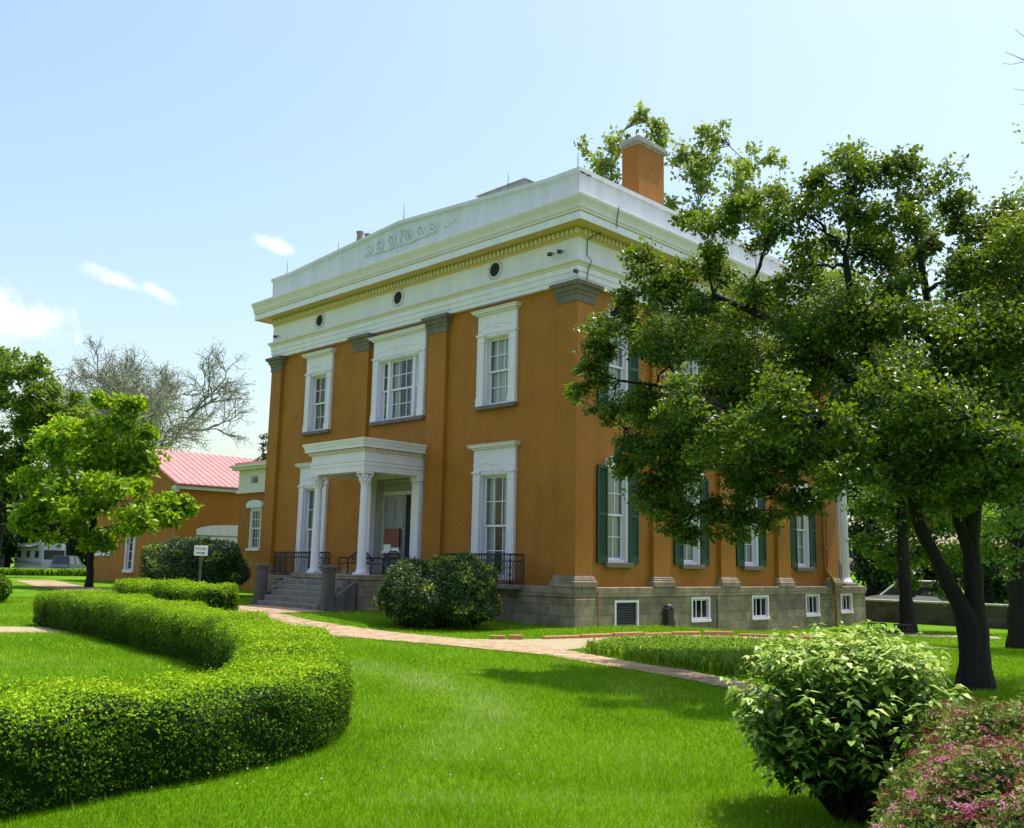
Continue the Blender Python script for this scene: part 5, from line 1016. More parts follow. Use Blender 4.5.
# clipped hedges
def hedge(name, label, path, widths, heights, n, size, leaf, group=None, seed=2):
    g = np.random.default_rng(seed)
    C = smooth_path([(p[0], p[1], w, h) for p, w, h in zip(path, widths, heights)], .08)
    ds = np.linalg.norm(np.diff(C[:, :2], axis=0), axis=1).sum()
    T = np.gradient(C[:, :2], axis=0); T = T/np.linalg.norm(T, axis=1)[:, None]; S = np.stack([-T[:, 1], T[:, 0]], 1)
    m = len(C)
    def surf(ti, a, inset=0.0):
        """ti index along, a in 0..1 around the profile from one foot over the top to the other"""
        i = np.clip(ti, 0, m-1.001); k = i.astype(int); f = (i-k)[:, None]
        c = C[k]*(1-f)+C[k+1]*f; s = S[k]*(1-f)+S[k+1]*f; tt = T[k]*(1-f)+T[k+1]*f
        th = math.pi*a; e = .30
        cx = np.sign(np.cos(th))*np.abs(np.cos(th))**e; sz = np.abs(np.sin(th))**(e*1.15)
        endf = np.minimum(i, m-1-i)*.08; endr = np.clip(endf/(c[:, 2]*.55), 0, 1); endr = (1-(1-endr)**2.6)**(1/2.6)
        lump = 1+.045*np.sin(c[:, 0]*2.3+c[:, 1]*1.7+a*5)+.03*np.sin(c[:, 0]*5.1-c[:, 1]*4.3+a*9)+.02*np.sin(c[:, 0]*11+c[:, 1]*9.7+a*15)
        hw = c[:, 2]*.5*endr*lump*(.93+.07*sz)-inset; h = c[:, 3]*(.72+.28*endr)*lump-inset
        X = c[:, :2]+s*(hw*cx)[:, None]
        Z = gz(X[:, 0], X[:, 1])+h*sz
        nn = np.concatenate([s*(np.sign(cx)*np.abs(cx)**2.2)[:, None], (sz**3)[:, None]], 1)
        endn = (1-endr)[:, None]*np.concatenate([tt*np.where(i < m/2, -1, 1)[:, None], np.zeros((len(i), 1))], 1)
        return np.concatenate([X, Z[:, None]], 1), unit(nn+endn*1.5)
    uu = np.linspace(-1, 1, 301); tg = np.unique(np.r_[np.linspace(0, math.pi, 400), np.arccos(np.clip(np.sign(uu)*np.abs(uu)**(1/.30), -1, 1))]); px_ = .62*np.sign(np.cos(tg))*np.abs(np.cos(tg))**.30; pz_ = .75*np.sin(tg)**.345; al = np.r_[0, np.cumsum(np.hypot(np.diff(px_), np.diff(pz_)))]; al /= al[-1]
    per = C[:, 2]+2*C[:, 3]; cdf = np.cumsum(per); cdf /= cdf[-1]
    ti = np.interp(g.random(n), cdf, np.arange(m)); a = np.interp(g.random(n), al, tg/math.pi)
    P, Nn = surf(ti, a)
    hole = np.sin(P[:, 0]*9+3*np.sin(P[:, 2]*7))*np.sin(P[:, 1]*8+P[:, 2]*11)+.6*np.sin(P[:, 0]*23+P[:, 2]*19)*np.sin(P[:, 1]*21)
    keep = ~((hole > .62) & (Nn[:, 2] < .45) & (g.random(n) < .85)); P, Nn = P[keep], Nn[keep]; n = len(P)
    P += Nn*(g.normal(0, .016, n)-.012)[:, None]+g.normal(0, .008, (n, 3))
    stray = g.random(n) < .045; P[stray] += Nn[stray]*g.uniform(.01, .065, (stray.sum(), 1))
    Nl = unit(Nn*.6+g.normal(size=(n, 3))*.55+np.array([0, 0, .25]))
    big = .5+.5*np.sin(P[:, 0]*3.1+np.sin(P[:, 1]*2.7)*2)*np.sin(P[:, 1]*3.7+P[:, 2]*4)
    tone = np.clip(.40+.14*(big-.5)+g.normal(0, .16, n)+.50*(Nn[:, 2]-.42), 0, 1)  # top brighter, sides darker: sunlit top and shaded faces put into leaf tone
    s = size*g.uniform(.55, 1.4, n)
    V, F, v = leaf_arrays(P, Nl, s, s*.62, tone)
    # inner mass behind the outer leaves, all at the darkest tone
    A = np.interp(np.linspace(0, 1, 30), al, tg/math.pi); I = np.arange(0, m, 2); ii_, aa = np.meshgrid(I, A, indexing='ij')
    Pc, _ = surf(ii_.ravel().astype(float), aa.ravel(), .085); na = len(A)
    k = (np.arange(len(I)-1)[:, None]*na+np.arange(na-1)[None, :])
    Fc = np.stack([k, k+na, k+na+1, k+1], -1).reshape(-1, 4)
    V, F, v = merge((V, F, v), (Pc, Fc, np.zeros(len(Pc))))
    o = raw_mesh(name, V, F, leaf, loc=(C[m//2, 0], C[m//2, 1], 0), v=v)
    return tag(o, label, 'hedge', group)
HP = [(11.2, -20.5), (10.5, -18.4), (10.33, -17.4), (10.17, -16.4), (9.7, -15.45), (8.6, -14.6), (6.7, -13.5), (4.3, -12.65), (1.8, -12.2), (-1.0, -11.75), (-3.6, -11.5), (-7.7, -11.2)]
HW = [1.2, 1.2, 1.2, 1.22, 1.25, 1.28, 1.3, 1.3, 1.35, 1.4, 1.45, 1.5]; HH = [.72, .72, .72, .72, .72, .73, .76, .78, .80, .82, .83, .84]
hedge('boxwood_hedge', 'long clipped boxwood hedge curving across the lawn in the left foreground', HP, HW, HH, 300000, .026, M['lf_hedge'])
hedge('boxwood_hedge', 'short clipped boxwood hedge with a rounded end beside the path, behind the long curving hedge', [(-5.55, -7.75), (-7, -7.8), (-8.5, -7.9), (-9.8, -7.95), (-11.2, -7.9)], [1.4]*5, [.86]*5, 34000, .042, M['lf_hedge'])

# round shrubs
def dome_shrub(name, label, cat, c, rx, ry, h, n, size, leaf, lumps=.12, tone0=.4, aspect=.5, rich=False, seed=1, under=0.0, group=None, rag=.05, bright=None):
    g = np.random.default_rng(seed)
    z0 = float(gz(c[0], c[1]))
    def surf(d, k=1.0):
        r = 1+lumps*(np.sin(d[:, 0]*4.1+seed)*np.sin(d[:, 1]*3.7+1.3*seed)+.6*np.sin(d[:, 2]*6+d[:, 0]*5)+.4*np.sin(d[:, 0]*11+d[:, 1]*9+seed))
        zz = np.where(d[:, 2] > 0, d[:, 2], d[:, 2]*.9)
        body = np.stack([d[:, 0]*rx, d[:, 1]*ry, zz*h*.52], 1)*r[:, None]*k
        tuck = np.where(d[:, 2] < 0, 1-under*np.abs(d[:, 2])**1.2, 1)[:, None]; body[:, :2] *= tuck
        return body+np.array([c[0], c[1], z0+h*.47])
    d = unit(g.normal(size=(n, 3))); d[:, 2] = np.where(d[:, 2] < -.85, -d[:, 2], d[:, 2])
    k = 1-np.abs(g.normal(0, rag, n))*1.2+(g.random(n) < .06)*g.uniform(0, rag*1.6, n)
    P = surf(d, k[:, None]); P[:, 2] = np.maximum(P[:, 2], z0+.02)
    Nl = unit(d*.55+g.normal(size=(n, 3))*.45+np.array([0, 0, .45]))
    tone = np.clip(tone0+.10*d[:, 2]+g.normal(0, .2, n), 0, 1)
    if bright is not None:
        cc = g.normal(size=(bright, 3)); cc = unit(cc); 
        near = np.min(np.linalg.norm(d[:, None, :]-cc[None], axis=2), axis=1) < .12
        tone = np.where(near & (k > .96), np.clip(tone+.5, 0, 1), tone)  # raised tone in clusters: new growth, plus sunlight put into the colour
    s = size*g.uniform(.6, 1.3, n)
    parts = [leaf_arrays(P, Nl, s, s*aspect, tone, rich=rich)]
    A = np.linspace(0, 2*math.pi, 25); B = np.linspace(-math.pi/2, math.pi/2, 13); aa, bb = np.meshgrid(A, B, indexing='ij')
    dd = np.stack([np.cos(aa)*np.cos(bb), np.sin(aa)*np.cos(bb), np.sin(bb)], -1).reshape(-1, 3); Pc = surf(dd, .80)
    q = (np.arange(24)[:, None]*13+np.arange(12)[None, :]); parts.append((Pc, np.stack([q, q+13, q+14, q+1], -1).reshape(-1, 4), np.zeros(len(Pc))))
    t = thing(name, (c[0], c[1], z0), label, cat, group)
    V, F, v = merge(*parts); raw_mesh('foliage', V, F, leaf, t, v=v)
    mb = MB()
    for k_ in range(7):
        a = k_*.9; mb.tube([(c[0]+.06*math.cos(a), c[1]+.06*math.sin(a), z0-.05), (c[0]+.3*rx*math.cos(a), c[1]+.3*ry*math.sin(a), z0+h*.3), (c[0]+.55*rx*math.cos(a), c[1]+.55*ry*math.sin(a), z0+h*.55)], [.03, .022, .01], 5)
    mb.build('stem', M['bark'], t)
    return t
dome_shrub('evergreen_shrub', 'wide rounded dark evergreen shrub with pale new growth, right of the entrance steps', 'shrub', (-1.75, -3.40), 1.72, 1.5, 1.88, 34000, .10, M['lf_yew'], tone0=.39, seed=3, bright=55)
dome_shrub('evergreen_shrub', 'broad dark evergreen shrub behind the tours sign, left of the entrance steps', 'shrub', (-19.3, -1.7), 2.3, 2.1, 2.3, 24000, .13, M['lf_yew'], tone0=.40, seed=5, bright=40)
dome_shrub('evergreen_shrub', 'small round clipped bush cut off by the left border of the view', 'shrub', (-18.3, -9.7), .75, .75, 1.05, 7000, .07, M['lf_hedge'], lumps=.05, tone0=.25, seed=6)

# the broad leaved shrub in the right foreground: shoots with paired leaves
def viburnum():
    g = np.random.default_rng(21); c = np.array([14.72, -13.95]); t = thing('broadleaf_shrub', (c[0], c[1], 0), 'glossy broad leaved shrub with pale leaf tips in the right foreground, narrow at its foot', 'shrub')
    P = []; Nn = []; S = []; tone = []; Tt = []
    mb = MB(); ns = 520
    for i in range(ns):
        a = g.random()*2*math.pi; q = math.sqrt(g.random()); low = g.random() < .22
        el = (1-q**2.2)
        rr = .86*q; top = np.array([c[0]+rr*math.cos(a)*1.0, c[1]+rr*math.sin(a)*1.0, .92+.36*el**.7+g.normal(0, .045)])
        if q > .8 or low: top[2] = g.uniform(.30, 1.0); k = (.55+.45*min(1, top[2]/.75)); top[0] = c[0]+(.70+.18*g.random())*k*math.cos(a); top[1] = c[1]+(.70+.18*g.random())*k*math.sin(a)
        b = np.array([c[0]+.10*math.cos(a), c[1]+.10*math.sin(a), .0]); m = b*.45+top*.55+np.array([0, 0, .16]); tt = np.linspace(0, 1, 8)[:, None]
        Q = (1-tt)**2*b+2*tt*(1-tt)*m+tt*tt*top
        if i % 3 == 0: mb.tube(Q[:6].tolist(), np.linspace(.012, .005, 6), 4, cap=False)
        out = unit(Q[-1]-Q[-3])
        for k in range(9):
            u = .52+.48*k/8; pp = Q[0]*0+((1-u)**2*b+2*u*(1-u)*m+u*u*top)
            for s_ in range(2):
                side = unit(np.cross(out, g.normal(size=3))); dirn = unit(out*.35+side*.8+np.array([0, 0, .05]))
                P.append(pp+g.normal(0, .01, 3)); nrm = unit(np.array([0, 0, 1.0])+.20*side+.22*g.normal(size=3)+.12*np.array([math.cos(a), math.sin(a), 0])); Nn.append(nrm); Tt.append(dirn)
                S.append((.094-.026*(k == 8)+.01*g.normal())*(.8+.4*g.random())); tone.append(np.clip((.06 if low else .27)+.06*k+(.16 if k >= 7 else 0)+g.normal(0, .13), 0, 1))  # low shoots darker, shoot ends paler: shade and sunlight put into leaf tone
    P = np.array(P); Nn = np.array(Nn); S = np.array(S); tone = np.array(tone); Tt = np.array(Tt)
    Tt = unit(Tt-Nn*(Tt*Nn).sum(1, keepdims=True)); Sd = np.cross(Nn, Tt); L = S[:, None]; Wd = L*.42; n = len(P)
    b = P; m1 = P+Tt*L*.5+Nn*L*.05; tip = P+Tt*L*1.02-Nn*L*.12
    r = P+Tt*L*.40+Sd*Wd*.5+Nn*Wd*.22; l_ = P+Tt*L*.40-Sd*Wd*.5+Nn*Wd*.22; r2 = P+Tt*L*.74+Sd*Wd*.32-Nn*L*.03; l2 = P+Tt*L*.74-Sd*Wd*.32-Nn*L*.03
    V = np.stack([b, m1, tip, r, l_, r2, l2], 1).reshape(-1, 3); i = np.arange(n)[:, None]*7
    F = np.concatenate([i+np.array([[0, 3, 1, 4]]), i+np.array([[1, 3, 5, 2]]), i+np.array([[1, 2, 6, 4]])], 0)
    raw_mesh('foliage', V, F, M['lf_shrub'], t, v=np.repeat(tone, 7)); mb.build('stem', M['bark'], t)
viburnum()

def spirea(c, rx, ry, h, n, nf, label, seed, pink):
    g = np.random.default_rng(seed); t = thing('spirea_bush', (c[0], c[1], 0), label, 'bush', 'spirea bushes in the right corner')
    def top(q, a):
        lump = 1+.06*np.sin(a*5+seed)+.05*np.sin(q*9+a*3)
        return np.stack([c[0]+rx*q*np.cos(a)*lump, c[1]+ry*q*np.sin(a)*lump, h*np.clip(1-q**2.6, 0, 1)**.55*lump+.03], 1)
    q = np.sqrt(g.random(n)); a = g.random(n)*2*math.pi; P = top(q, a); P += g.normal(0, .022, (n, 3)); P[:, 2] -= np.abs(g.normal(0, .05, n))
    dn = np.stack([np.cos(a)*q**3, np.sin(a)*q**3, 1.05-q], 1); Nl = unit(unit(dn)*.5+g.normal(size=(n, 3))*.5+np.array([0, 0, .3])); s = .042*g.uniform(.6, 1.35, n)
    V, F, v = leaf_arrays(P, Nl, s, s*.45, np.clip(.45+g.normal(0, .22, n), 0, 1))
    A = np.linspace(0, 2*math.pi, 33); Qg = np.linspace(0, 1, 14); aa, qq = np.meshgrid(A, Qg, indexing='ij'); Pc = top(qq.ravel(), aa.ravel()); Pc[:, 2] -= .10; Pc[:, :2] = c+(Pc[:, :2]-c)*.95
    k = (np.arange(32)[:, None]*14+np.arange(13)[None, :]); V, F, v = merge((V, F, v), (Pc, np.stack([k, k+14, k+15, k+1], -1).reshape(-1, 4), np.zeros(len(Pc))))
    raw_mesh('foliage', V, F, M['lf_spirea'], t, v=v)
    # flat flower heads of many tiny florets
    fq = np.sqrt(g.random(nf)); fa = g.random(nf)*2*math.pi; C = top(fq, fa)+np.array([0, 0, .02]); R = g.uniform(.020, .058, nf); ton = np.where(g.random(nf) < pink, g.uniform(.55, 1.0, nf), g.uniform(0, .45, nf))
    m = 34; P = np.repeat(C, m, 0); rr = np.sqrt(g.random(nf*m))*np.repeat(R, m); th = g.random(nf*m)*2*math.pi
    P = P+np.stack([rr*np.cos(th), rr*np.sin(th), np.repeat(R, m)*.35*(1-(rr/np.repeat(R, m))**2)+g.normal(0, .004, nf*m)], 1)
    Nl = unit(g.normal(size=(nf*m, 3))*.5+np.array([0, 0, 1.])); V, F, v = leaf_arrays(P, Nl, .011, .010, np.clip(np.repeat(ton, m)+g.normal(0, .12, nf*m), 0, 1)); raw_mesh('flower_head', V, F, M['fl_spirea'], t, v=v)
spirea(np.array([15.98, -14.35]), .85, .85, .88, 17000, 330, 'spirea bush with dull red flower heads, behind the pinker one in the right corner', 31, .15)
spirea(np.array([16.42, -15.65]), .78, .78, .84, 17000, 560, 'spirea bush with bright pink flower heads in the near right corner', 32, .6)

# daylily bed by the path (nobody could count the leaves)
def inside(poly, x, y):
    c = np.zeros(len(x), bool); n = len(poly)
    for i in range(n):
        x0, y0 = poly[i]; x1, y1 = poly[(i+1) % n]
        k = ((y0 > y) != (y1 > y)); xi = (x1-x0)*(y-y0)/(y1-y0+1e-12)+x0; c ^= k & (x < xi)
    return c
def strap_bed(name, label, poly, n, h, w, group=None):
    g = np.random.default_rng(8); lo, hi = poly.min(0), poly.max(0)
    P = lo+(hi-lo)*g.random((n*3, 2)); P = P[inside(poly, P[:, 0], P[:, 1])][:n]; n = len(P)
    P = np.round(P/.28)*.28+g.normal(0, .075, P.shape)
    a = g.random(n)*2*math.pi; D = np.stack([np.cos(a), np.sin(a), np.zeros(n)], 1); L = h*g.uniform(.6, 1.2, n)[:, None]
    B = np.concatenate([P, gz(P[:, 0], P[:, 1])[:, None]], 1); S = np.cross(D, np.array([0, 0, 1.]))*w
    m = B+D*L*.25+np.array([0, 0, 1.])*L*.85; t = B+D*L*.85+np.array([0, 0, 1.])*L*g.uniform(.45, .95, n)[:, None]
    V = np.stack([B-S*.5, B+S*.5, m+S*.5, m-S*.5, t, t], 1); V[:, 4] -= S*.08; V[:, 5] += S*.08
    V = V.reshape(-1, 3); i = np.arange(n)[:, None]*6
    F = np.concatenate([i+np.array([[0, 1, 2, 3]]), i+np.array([[3, 2, 5, 4]])], 0)
    o = raw_mesh(name, V, F, M['lf_lily'], loc=(float(lo[0]), float(lo[1]), 0), v=np.repeat(np.clip(.45+g.normal(0, .22, n), 0, 1), 6)); tag(o, label, 'flower bed', kind='stuff')
strap_bed('daylily_bed', 'bed of daylily leaves between the brick path and the gravel strip', BED, 9000, .25, .024)
strap_bed('hosta_bed', 'low green planting in front of the white motorhome', np.array([(-63, 4.5), (-60.5, 7.5), (-57, 10.5), (-54, 11), (-58, 5), (-60.5, 2.5)]), 6000, .55, .08)

# edging bricks along the gravel strip
for k, (p, q) in enumerate([((1.75, -4.98), (1.98, -4.72)), ((2.05, -4.66), (2.26, -4.42)), ((2.42, -3.9), (2.66, -2.9)), ((2.68, -2.85), (2.86, -1.9)), ((2.88, -1.85), (3.05, -.9)), ((3.07, -.85), (3.28, 0)), ((3.30, .05), (3.62, .8)), ((3.68, .88), (4.25, 1.38)), ((4.35, 1.48), (5.1, 1.9)), ((5.3, 2.05), (6.2, 2.45))]):
    P = np.array(p); Q = np.array(q); d = Q-P; L = np.linalg.norm(d); d /= L; s = np.array([-d[1], d[0]])
    c0 = (P+Q)/2; z = float(gz(c0[0], c0[1])); mb = MB()
    fn = lambda x, y, zz: (c0[0]+d[0]*x+s[0]*y, c0[1]+d[1]*x+s[1]*y, z+zz)
    mb.bbox((-L/2, -.06, -.05), (L/2, .06, .10+.02*math.sin(k*2.1)), .015, fn)
    lab = 'weathered orange brown edging block along the gravel strip before the mansion side' if k > 1 else ('short edging block at the tip of the gravel strip, the outer of two' if k == 0 else 'short edging block at the tip of the gravel strip, the inner of two')
    o = mb.build('edging_block', M['log'], loc=(float(c0[0]), float(c0[1]), z)); tag(o, lab, 'edging', 'edging blocks along the gravel strip')

# ------------------------------------------------------------------ sign
sg = thing('tours_sign', (-11.81, -5.3, .2), 'small white tours sign with an arrow on a dark post before the broad evergreen', 'sign')
ang = rad(45); ca, sa = math.cos(ang), math.sin(ang); sx, sy = -11.81, -5.30
fn = lambda x, y, z: (sx+x*ca-y*sa, sy+x*sa+y*ca, z)
mb = MB(); mb.bbox((-.225, -.012, 1.80), (.225, .012, 2.13), .006, fn); panel = mb.build('panel', M['sign_white'], sg)
mb = MB(); mb.box((-.035, .014, .0), (.035, .07, 1.95), fn); mb.build('post', M['post'], sg)
cu = bpy.data.curves.new('lettering', 'FONT'); cu.body = 'TOURS'; cu.size = .112; cu.align_x = 'CENTER'; cu.extrude = .002
tmp = bpy.data.objects.new('lettering', cu); SC.collection.objects.link(tmp)
bpy.context.view_layer.update(); me = bpy.data.meshes.new_from_object(tmp.evaluated_get(bpy.context.evaluated_depsgraph_get())); bpy.data.objects.remove(tmp)
V = [fn(v.co.x, -.0155, 1.985+v.co.y) for v in me.vertices]; F = [tuple(p.vertices) for p in me.polygons]
raw_mesh('lettering', V, F, M['sign_black'], panel)
mb = MB(); mb.prism([(-.15, 1.875), (.07, 1.875), (.07, 1.85), (.15, 1.89), (.07, 1.93), (.07, 1.905), (-.15, 1.905)], lambda x, z: fn(x, -.017, z), lambda x, z: fn(x, -.0125, z)); mb.build('arrow', M['sign_black'], panel)

# ------------------------------------------------------------------ vehicles
def wheel(parent, fn, x, y, r, w):
    t = MB(); n = 20; V = []; F = []
    prof = [(r*.55, -w/2), (r*.92, -w/2), (r, -w*.35), (r, w*.35), (r*.92, w/2), (r*.55, w/2)]
    for rr, o in prof:
        for k in range(n): V.append(fn(x+rr*math.cos(2*math.pi*k/n), y+o, r+rr*math.sin(2*math.pi*k/n)))
    for i in range(len(prof)-1):
        for k in range(n): F.append((i*n+k, i*n+(k+1) % n, (i+1)*n+(k+1) % n, (i+1)*n+k))
    t.add(V, F); o = t.build('wheel', M['tyre'], parent)
    d = MB()
    for o_ in (-w*.42, w*.42): d.add([fn(x+r*.56*math.cos(2*math.pi*k/n), y+o_, r+r*.56*math.sin(2*math.pi*k/n)) for k in range(n)], [tuple(range(n))])
    d.build('rim', M['rim'], o)
def car(name, label, loc, ang, paint, kind, group=None, suv=False):
    ca, sa = math.cos(ang), math.sin(ang); t = thing(name, loc, label, 'car', group)
    fn = lambda x, y, z: (loc[0]+x*ca-y*sa, loc[1]+x*sa+y*ca, loc[2]+z)
    h = 1.72 if suv else 1.45
    body = [(-2.2, .35), (-2.25, .75), (-2.15, .98), (-1.1, 1.02), (1.2, 1.0), (2.05, .85), (2.22, .6), (2.2, .35)]
    b = MB(); b.prism(body, lambda x, z: fn(x, -.88, z), lambda x, z: fn(x, .88, z)); b.build('body', paint, t)
    cab = [(-2.05 if suv else -1.7, .99), (-1.85 if suv else -1.1, h), (.25, h), (1.15, .99)]
    g = MB(); V = [fn(x, -.82 if z < 1.1 else -.66, z) for x, z in cab]+[fn(x, .82 if z < 1.1 else .66, z) for x, z in cab]; g.add(V, [(0, 1, 2, 3), (7, 6, 5, 4), (0, 4, 5, 1), (2, 6, 7, 3)]); g.build('window', M['rv_tint'], t)
    r = MB(); r.bbox((cab[1][0]-.03, -.68, h-.02), (cab[2][0]+.03, .68, h+.05), .03, fn)
    for x0, x1 in ((cab[0][0], cab[1][0]), (cab[3][0], cab[2][0])):
        for s in (-1, 1): r.tube([fn(x0, s*.82, .99), fn(x1, s*.67, h)], .045, 5)
    for s in (-1, 1): r.tube([fn(-.5, s*.83, .99), fn(-.5, s*.68, h)], .04, 5)
    r.build('roof', paint, t)
    for x in (-1.4, 1.4):
        for y in (-.82, .82): wheel(t, fn, x, y, .33, .22)
    for y in (-.62, .62):
        l_ = MB(); l_.bbox((2.12, y-.17, .62), (2.24, y+.17, .76), .02, fn); l_.build('headlight', M['sign_white'], t)
car('parked_car', 'slate blue car parked in front of the white motorhome', (-75.4, 14.2, -.1), rad(140), M['car_blue'], 'car', suv=True)
for k, (x, y, lab) in enumerate([(-2.2, 28.3, 'white car beyond the low stone wall, nearest the mansion corner'), (5.0, 28.6, 'white car beyond the low stone wall, seen just left of the joined trunks'), (10.5, 28.4, 'white car beyond the low stone wall, seen right of the joined trunks')]):
    car('parked_car', lab, (x, y, -.43), rad(0 if k % 2 else 180), M['car_white'], 'car', 'white cars parked beyond the low stone wall', suv=True)
def motorhome():
    loc = (-86.0, 15.2, -.1); ang = rad(3); ca, sa = math.cos(ang), math.sin(ang)
    t = thing('motorhome', loc, 'white motorhome with a roof unit and awning parked under dark trees at far left', 'motorhome')
    fn = lambda x, y, z: (loc[0]+x*ca-y*sa, loc[1]+x*sa+y*ca, loc[2]+z)
    b = MB(); b.prism([(-3.3, .4), (-3.35, 2.9), (-3.1, 3.0), (2.9, 3.0), (3.3, 2.75), (3.4, 2.2), (3.5, 1.2), (3.45, .4)], lambda x, z: fn(x, -1.15, z), lambda x, z: fn(x, 1.15, z)); b.build('body', M['rv_white'], t)
    a = MB(); a.bbox((-.4, -.4, 3.0), (.6, .4, 3.32), .06, fn); a.build('roof_unit', M['rv_white'], t)
    w = MB(); w.bbox((3.38, -1.0, 1.35), (3.50, 1.0, 2.3), .02, fn); w.build('windscreen', M['rv_tint'], t)
    for x0, x1 in ((-2.6, -1.8), (-.4, .4), (1.7, 2.6)):
        for s in (-1, 1): q = MB(); q.bbox((x0, s*1.16-.02, 1.5), (x1, s*1.16+.02, 2.2), .01, fn); q.build('side_window', M['rv_tint'], t)
    for s in (-1, 1): q = MB(); q.prism([(-3.3, 1.0), (3.45, .75), (3.45, 1.0), (-3.3, 1.3)], lambda x, z: fn(x, s*1.152, z), lambda x, z: fn(x, s*1.165, z)); q.build('stripe', M['rv_stripe'], t)
    q = MB(); q.add([fn(-2.2, -1.16, 2.8), fn(2.4, -1.16, 2.8), fn(2.4, -1.9, 2.6), fn(-2.2, -1.9, 2.6), fn(-2.2, -1.16, 2.84), fn(2.4, -1.16, 2.84), fn(2.4, -1.9, 2.64), fn(-2.2, -1.9, 2.64)], [(0, 1, 2, 3), (7, 6, 5, 4), (3, 2, 6, 7)]); q.build('awning', M['rv_white'], t)
    for x in (-2.1, 2.1):
        for y in (-1.0, 1.0): wheel(t, fn, x, y, .38, .26)
motorhome()
sh = thing('shed', (-91.5, 11.5, 0), 'low grey shed at the far left beside the motorhome', 'shed')
mb = MB(); mb.box((-93.5, 9.3, -.2), (-89.5, 13.0, 2.3)); mb.build('wall', M['shed_grey'], sh)
mb = MB(); mb.add([(-93.8, 9.0, 2.3), (-89.2, 9.0, 2.3), (-89.2, 13.3, 2.3), (-93.8, 13.3, 2.3), (-93.8, 11.1, 3.1), (-89.2, 11.1, 3.1)], [(0, 1, 5, 4), (2, 3, 4, 5), (1, 2, 5), (3, 0, 4), (0, 3, 2, 1)]); mb.build('roof', M['roof_grey'], sh)
mb = MB(); mb.bbox((-89.5, 10.6, 0), (-89.44, 11.6, 2.0), .01); mb.build('door', M['shed_grey'], sh)
mb = MB(); mb.bbox((-62.1, 2.9, 0), (-61.95, 3.05, 1.5), .01); mb.lathe((-62.02, 2.98, 1.5), [(.10, 0), (.05, .08), (.0, .12)], 8); o = mb.build('white_post', M['rv_white']); tag(o, 'white wooden post at the left border of the lawn', 'post')

# low stone wall at the end of the rear lawn
lw = thing('stone_wall', (6, 21.5, -.45), 'long low grey stone wall closing the rear lawn behind the trees', 'wall')
mb = MB()
mb.box((-30, 21.2, -.6), (60, 21.6, .42)); mb.build('wall_body', M['wall_stone'], lw)
mb = MB(); mb.bbox((-30.1, 21.12, .423), (60.1, 21.68, .52), .02); mb.build('coping', M['cap_stone'], lw)
def plant_frame(x, y, ang, w, hgt, label, mat):
    z0 = float(gz(x, y)); ca, sa = math.cos(ang), math.sin(ang); fn = lambda a_, b_, c_: (x+a_*ca-b_*sa, y+a_*sa+b_*ca, z0+c_)
    t = thing('plant_frame', (x, y, z0), label, 'garden frame')
    mb = MB(); mb.tube([fn(-w/2, 0, hgt), fn(w/2, 0, hgt), fn(w/2, .3, hgt), fn(-w/2, .3, hgt), fn(-w/2, 0, hgt)], .022, 5); mb.tube([fn(-w/2, 0, hgt*.45), fn(w/2, 0, hgt*.45)], .016, 5)
    for k in range(1, 5): mb.tube([fn(-w/2+w*k/5, 0, hgt*.45), fn(-w/2+w*k/5, 0, hgt)], .012, 4)
    mb.build('rail', mat, t)
    for a_ in (-w/2, w/2):
        for b_ in (0, .3): mb = MB(); mb.tube([fn(a_, b_, -.03), fn(a_, b_, hgt)], .025, 5); mb.build('leg', mat, t)
plant_frame(3.5, 13.9, rad(45), .50, .32, 'low dark metal frame on the rear lawn right of the tree trunk', M['iron'])
plant_frame(2.45, 14.1, rad(45), .55, .30, 'low brown wooden frame on the rear lawn left of the tree trunk', M['post'])

# ------------------------------------------------------------------ lawn grass blades (nobody could count them)
LAWN_PATCHES = [(5.2, -10.7, 1.9, .55, -.42, .8), (7.8, -11.6, 1.7, .6, -.42, 1.0), (9.6, -12.5, 1.1, .5, -.5, .85), (10.9, -14.4, 1.2, .55, -.9, .7), (9.0, -13.9, .9, .5, -.8, .55), (12.6, -15.5, .8, .35, .6, .6), (11.9, -14.9, .45, .3, .3, -.7), (11.0, -12.0, 1.0, .5, .2, -.5), (8.2, -10.2, 1.4, .5, -.3, -.45), (13.2, -14.0, .7, .5, .9, -.5), (3.0, -9.0, 1.5, .6, -.3, -.4), (12.3, -13.0, .6, .4, .5, .4), (1.5, -15.0, 2.2, .8, .4, .4), (-2.5, -14.5, 2.0, .7, .2, -.4), (5.0, -15.5, 1.6, .6, .6, .5), (4.0, -8.5, 1.8, .4, -.2, .35)]
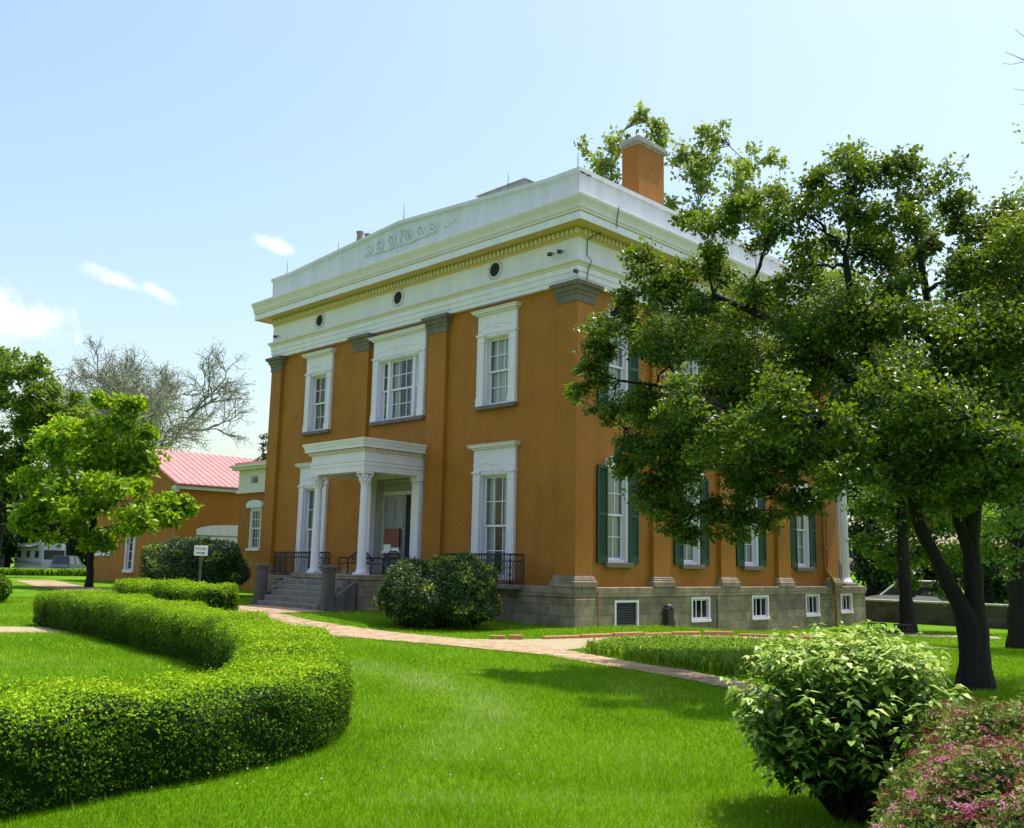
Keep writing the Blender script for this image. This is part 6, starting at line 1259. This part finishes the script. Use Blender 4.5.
def grass():
    g = np.random.default_rng(77); n = 1000000
    d = np.exp(g.uniform(math.log(2.6), math.log(36), n)); a = np.where(g.random(n) < .84, g.uniform(-.72, .72, n), g.normal(0, 1.1, n))
    fx, fy_ = -math.sin(rad(44.976)), math.cos(rad(44.976))
    X = 17.941+d*fx+d*a*fy_; Y = -20.61+d*fy_-d*a*fx
    ok = ~((X > -W-.1) & (X < .1) & (Y > -.1))
    for P in POLY: ok &= ~inside(P, X, Y)
    ok &= ~((X > -10.6) & (X < -6.5) & (Y > -3.9) & (Y < 0))
    X, Y, d = X[ok], Y[ok], d[ok]; n = len(X)
    big = np.sin(X*.9+1.7*np.sin(Y*.7))+np.sin(Y*1.3-X*.6+2)+.6*np.sin(X*3.1+Y*2.3)+.5*np.sin(X*6.3-Y*5.1)
    # dry pale streak crossing the near lawn
    # worn pale patches, yellowed spots and lusher dark tufts, each with its own place in the lawn
    dry = np.zeros(n)
    for (px_, py_, ra, rb, an, k_) in LAWN_PATCHES:
        ca, sa = math.cos(an), math.sin(an); u_ = (X-px_)*ca+(Y-py_)*sa; v_ = -(X-px_)*sa+(Y-py_)*ca
        wob = .25*np.sin(X*3.7+Y*2.9)+.2*np.sin(X*7.3-Y*6.1)
        dry += k_*np.exp(-((u_/ra)**2+(v_/rb)**2)*(1+wob))
    patch = np.sin(X*.55+np.sin(Y*.9)*1.3+1)*np.sin(Y*.62-X*.2)
    tone = np.clip(.40+.08*big+.15*patch+g.normal(0, .19, n)+.46*dry*np.where(dry > 0, g.random(n) < .75, 1)+(g.random(n) < .025)*.45, 0, 1)
    h = .055*g.uniform(.5, 1.35, n)*(1+.12*big)*(1+np.clip(d-12, 0, 20)*.01); w = .0040*(d/5)**.85*g.uniform(.7, 1.3, n)
    th = g.random(n)*2*math.pi; S = np.stack([np.cos(th), np.sin(th), np.zeros(n)], 1)*w[:, None]*.5
    le = g.random(n)*2*math.pi; lean = np.stack([np.cos(le), np.sin(le), np.zeros(n)], 1)*(h*g.uniform(.15, .9, n))[:, None]
    B = np.stack([X, Y, gz(X, Y)-.004], 1); T = B+lean; T[:, 2] += h
    V = np.stack([B-S, B+S, T], 1).reshape(-1, 3)
    o = raw_mesh('grass', V, np.arange(n*3).reshape(-1, 3), M['lf_grass'], v=np.repeat(tone, 3)); tag(o, 'short green lawn grass', 'grass', kind='stuff')
grass()

def clover():
    g = np.random.default_rng(5); n = 190
    d = np.exp(g.uniform(math.log(4.2), math.log(15), n)); a = g.uniform(-.5, .45, n); fx, fy_ = -math.sin(rad(44.976)), math.cos(rad(44.976))
    X = 17.941+d*fx+d*a*fy_; Y = -20.61+d*fy_-d*a*fx
    cl_ = np.sin(X*1.9+Y)*np.sin(Y*2.3-X*.7); ok = (cl_ > -.1)
    for P in POLY: ok &= ~inside(P, X, Y)
    X, Y = X[ok], Y[ok]; Z = gz(X, Y); mb = MB()
    for x, y, z in zip(X, Y, Z):
        r = g.uniform(.004, .008); h_ = g.uniform(.045, .07); mb.lathe((x, y, z+h_), [(.0, -r), (r*.8, -r*.5), (r, 0), (r*.7, r*.7), (0, r)], 6)
    o = mb.build('clover', M['clover']); tag(o, 'tiny white clover heads dotted through the near lawn', 'clover', kind='stuff')
clover()
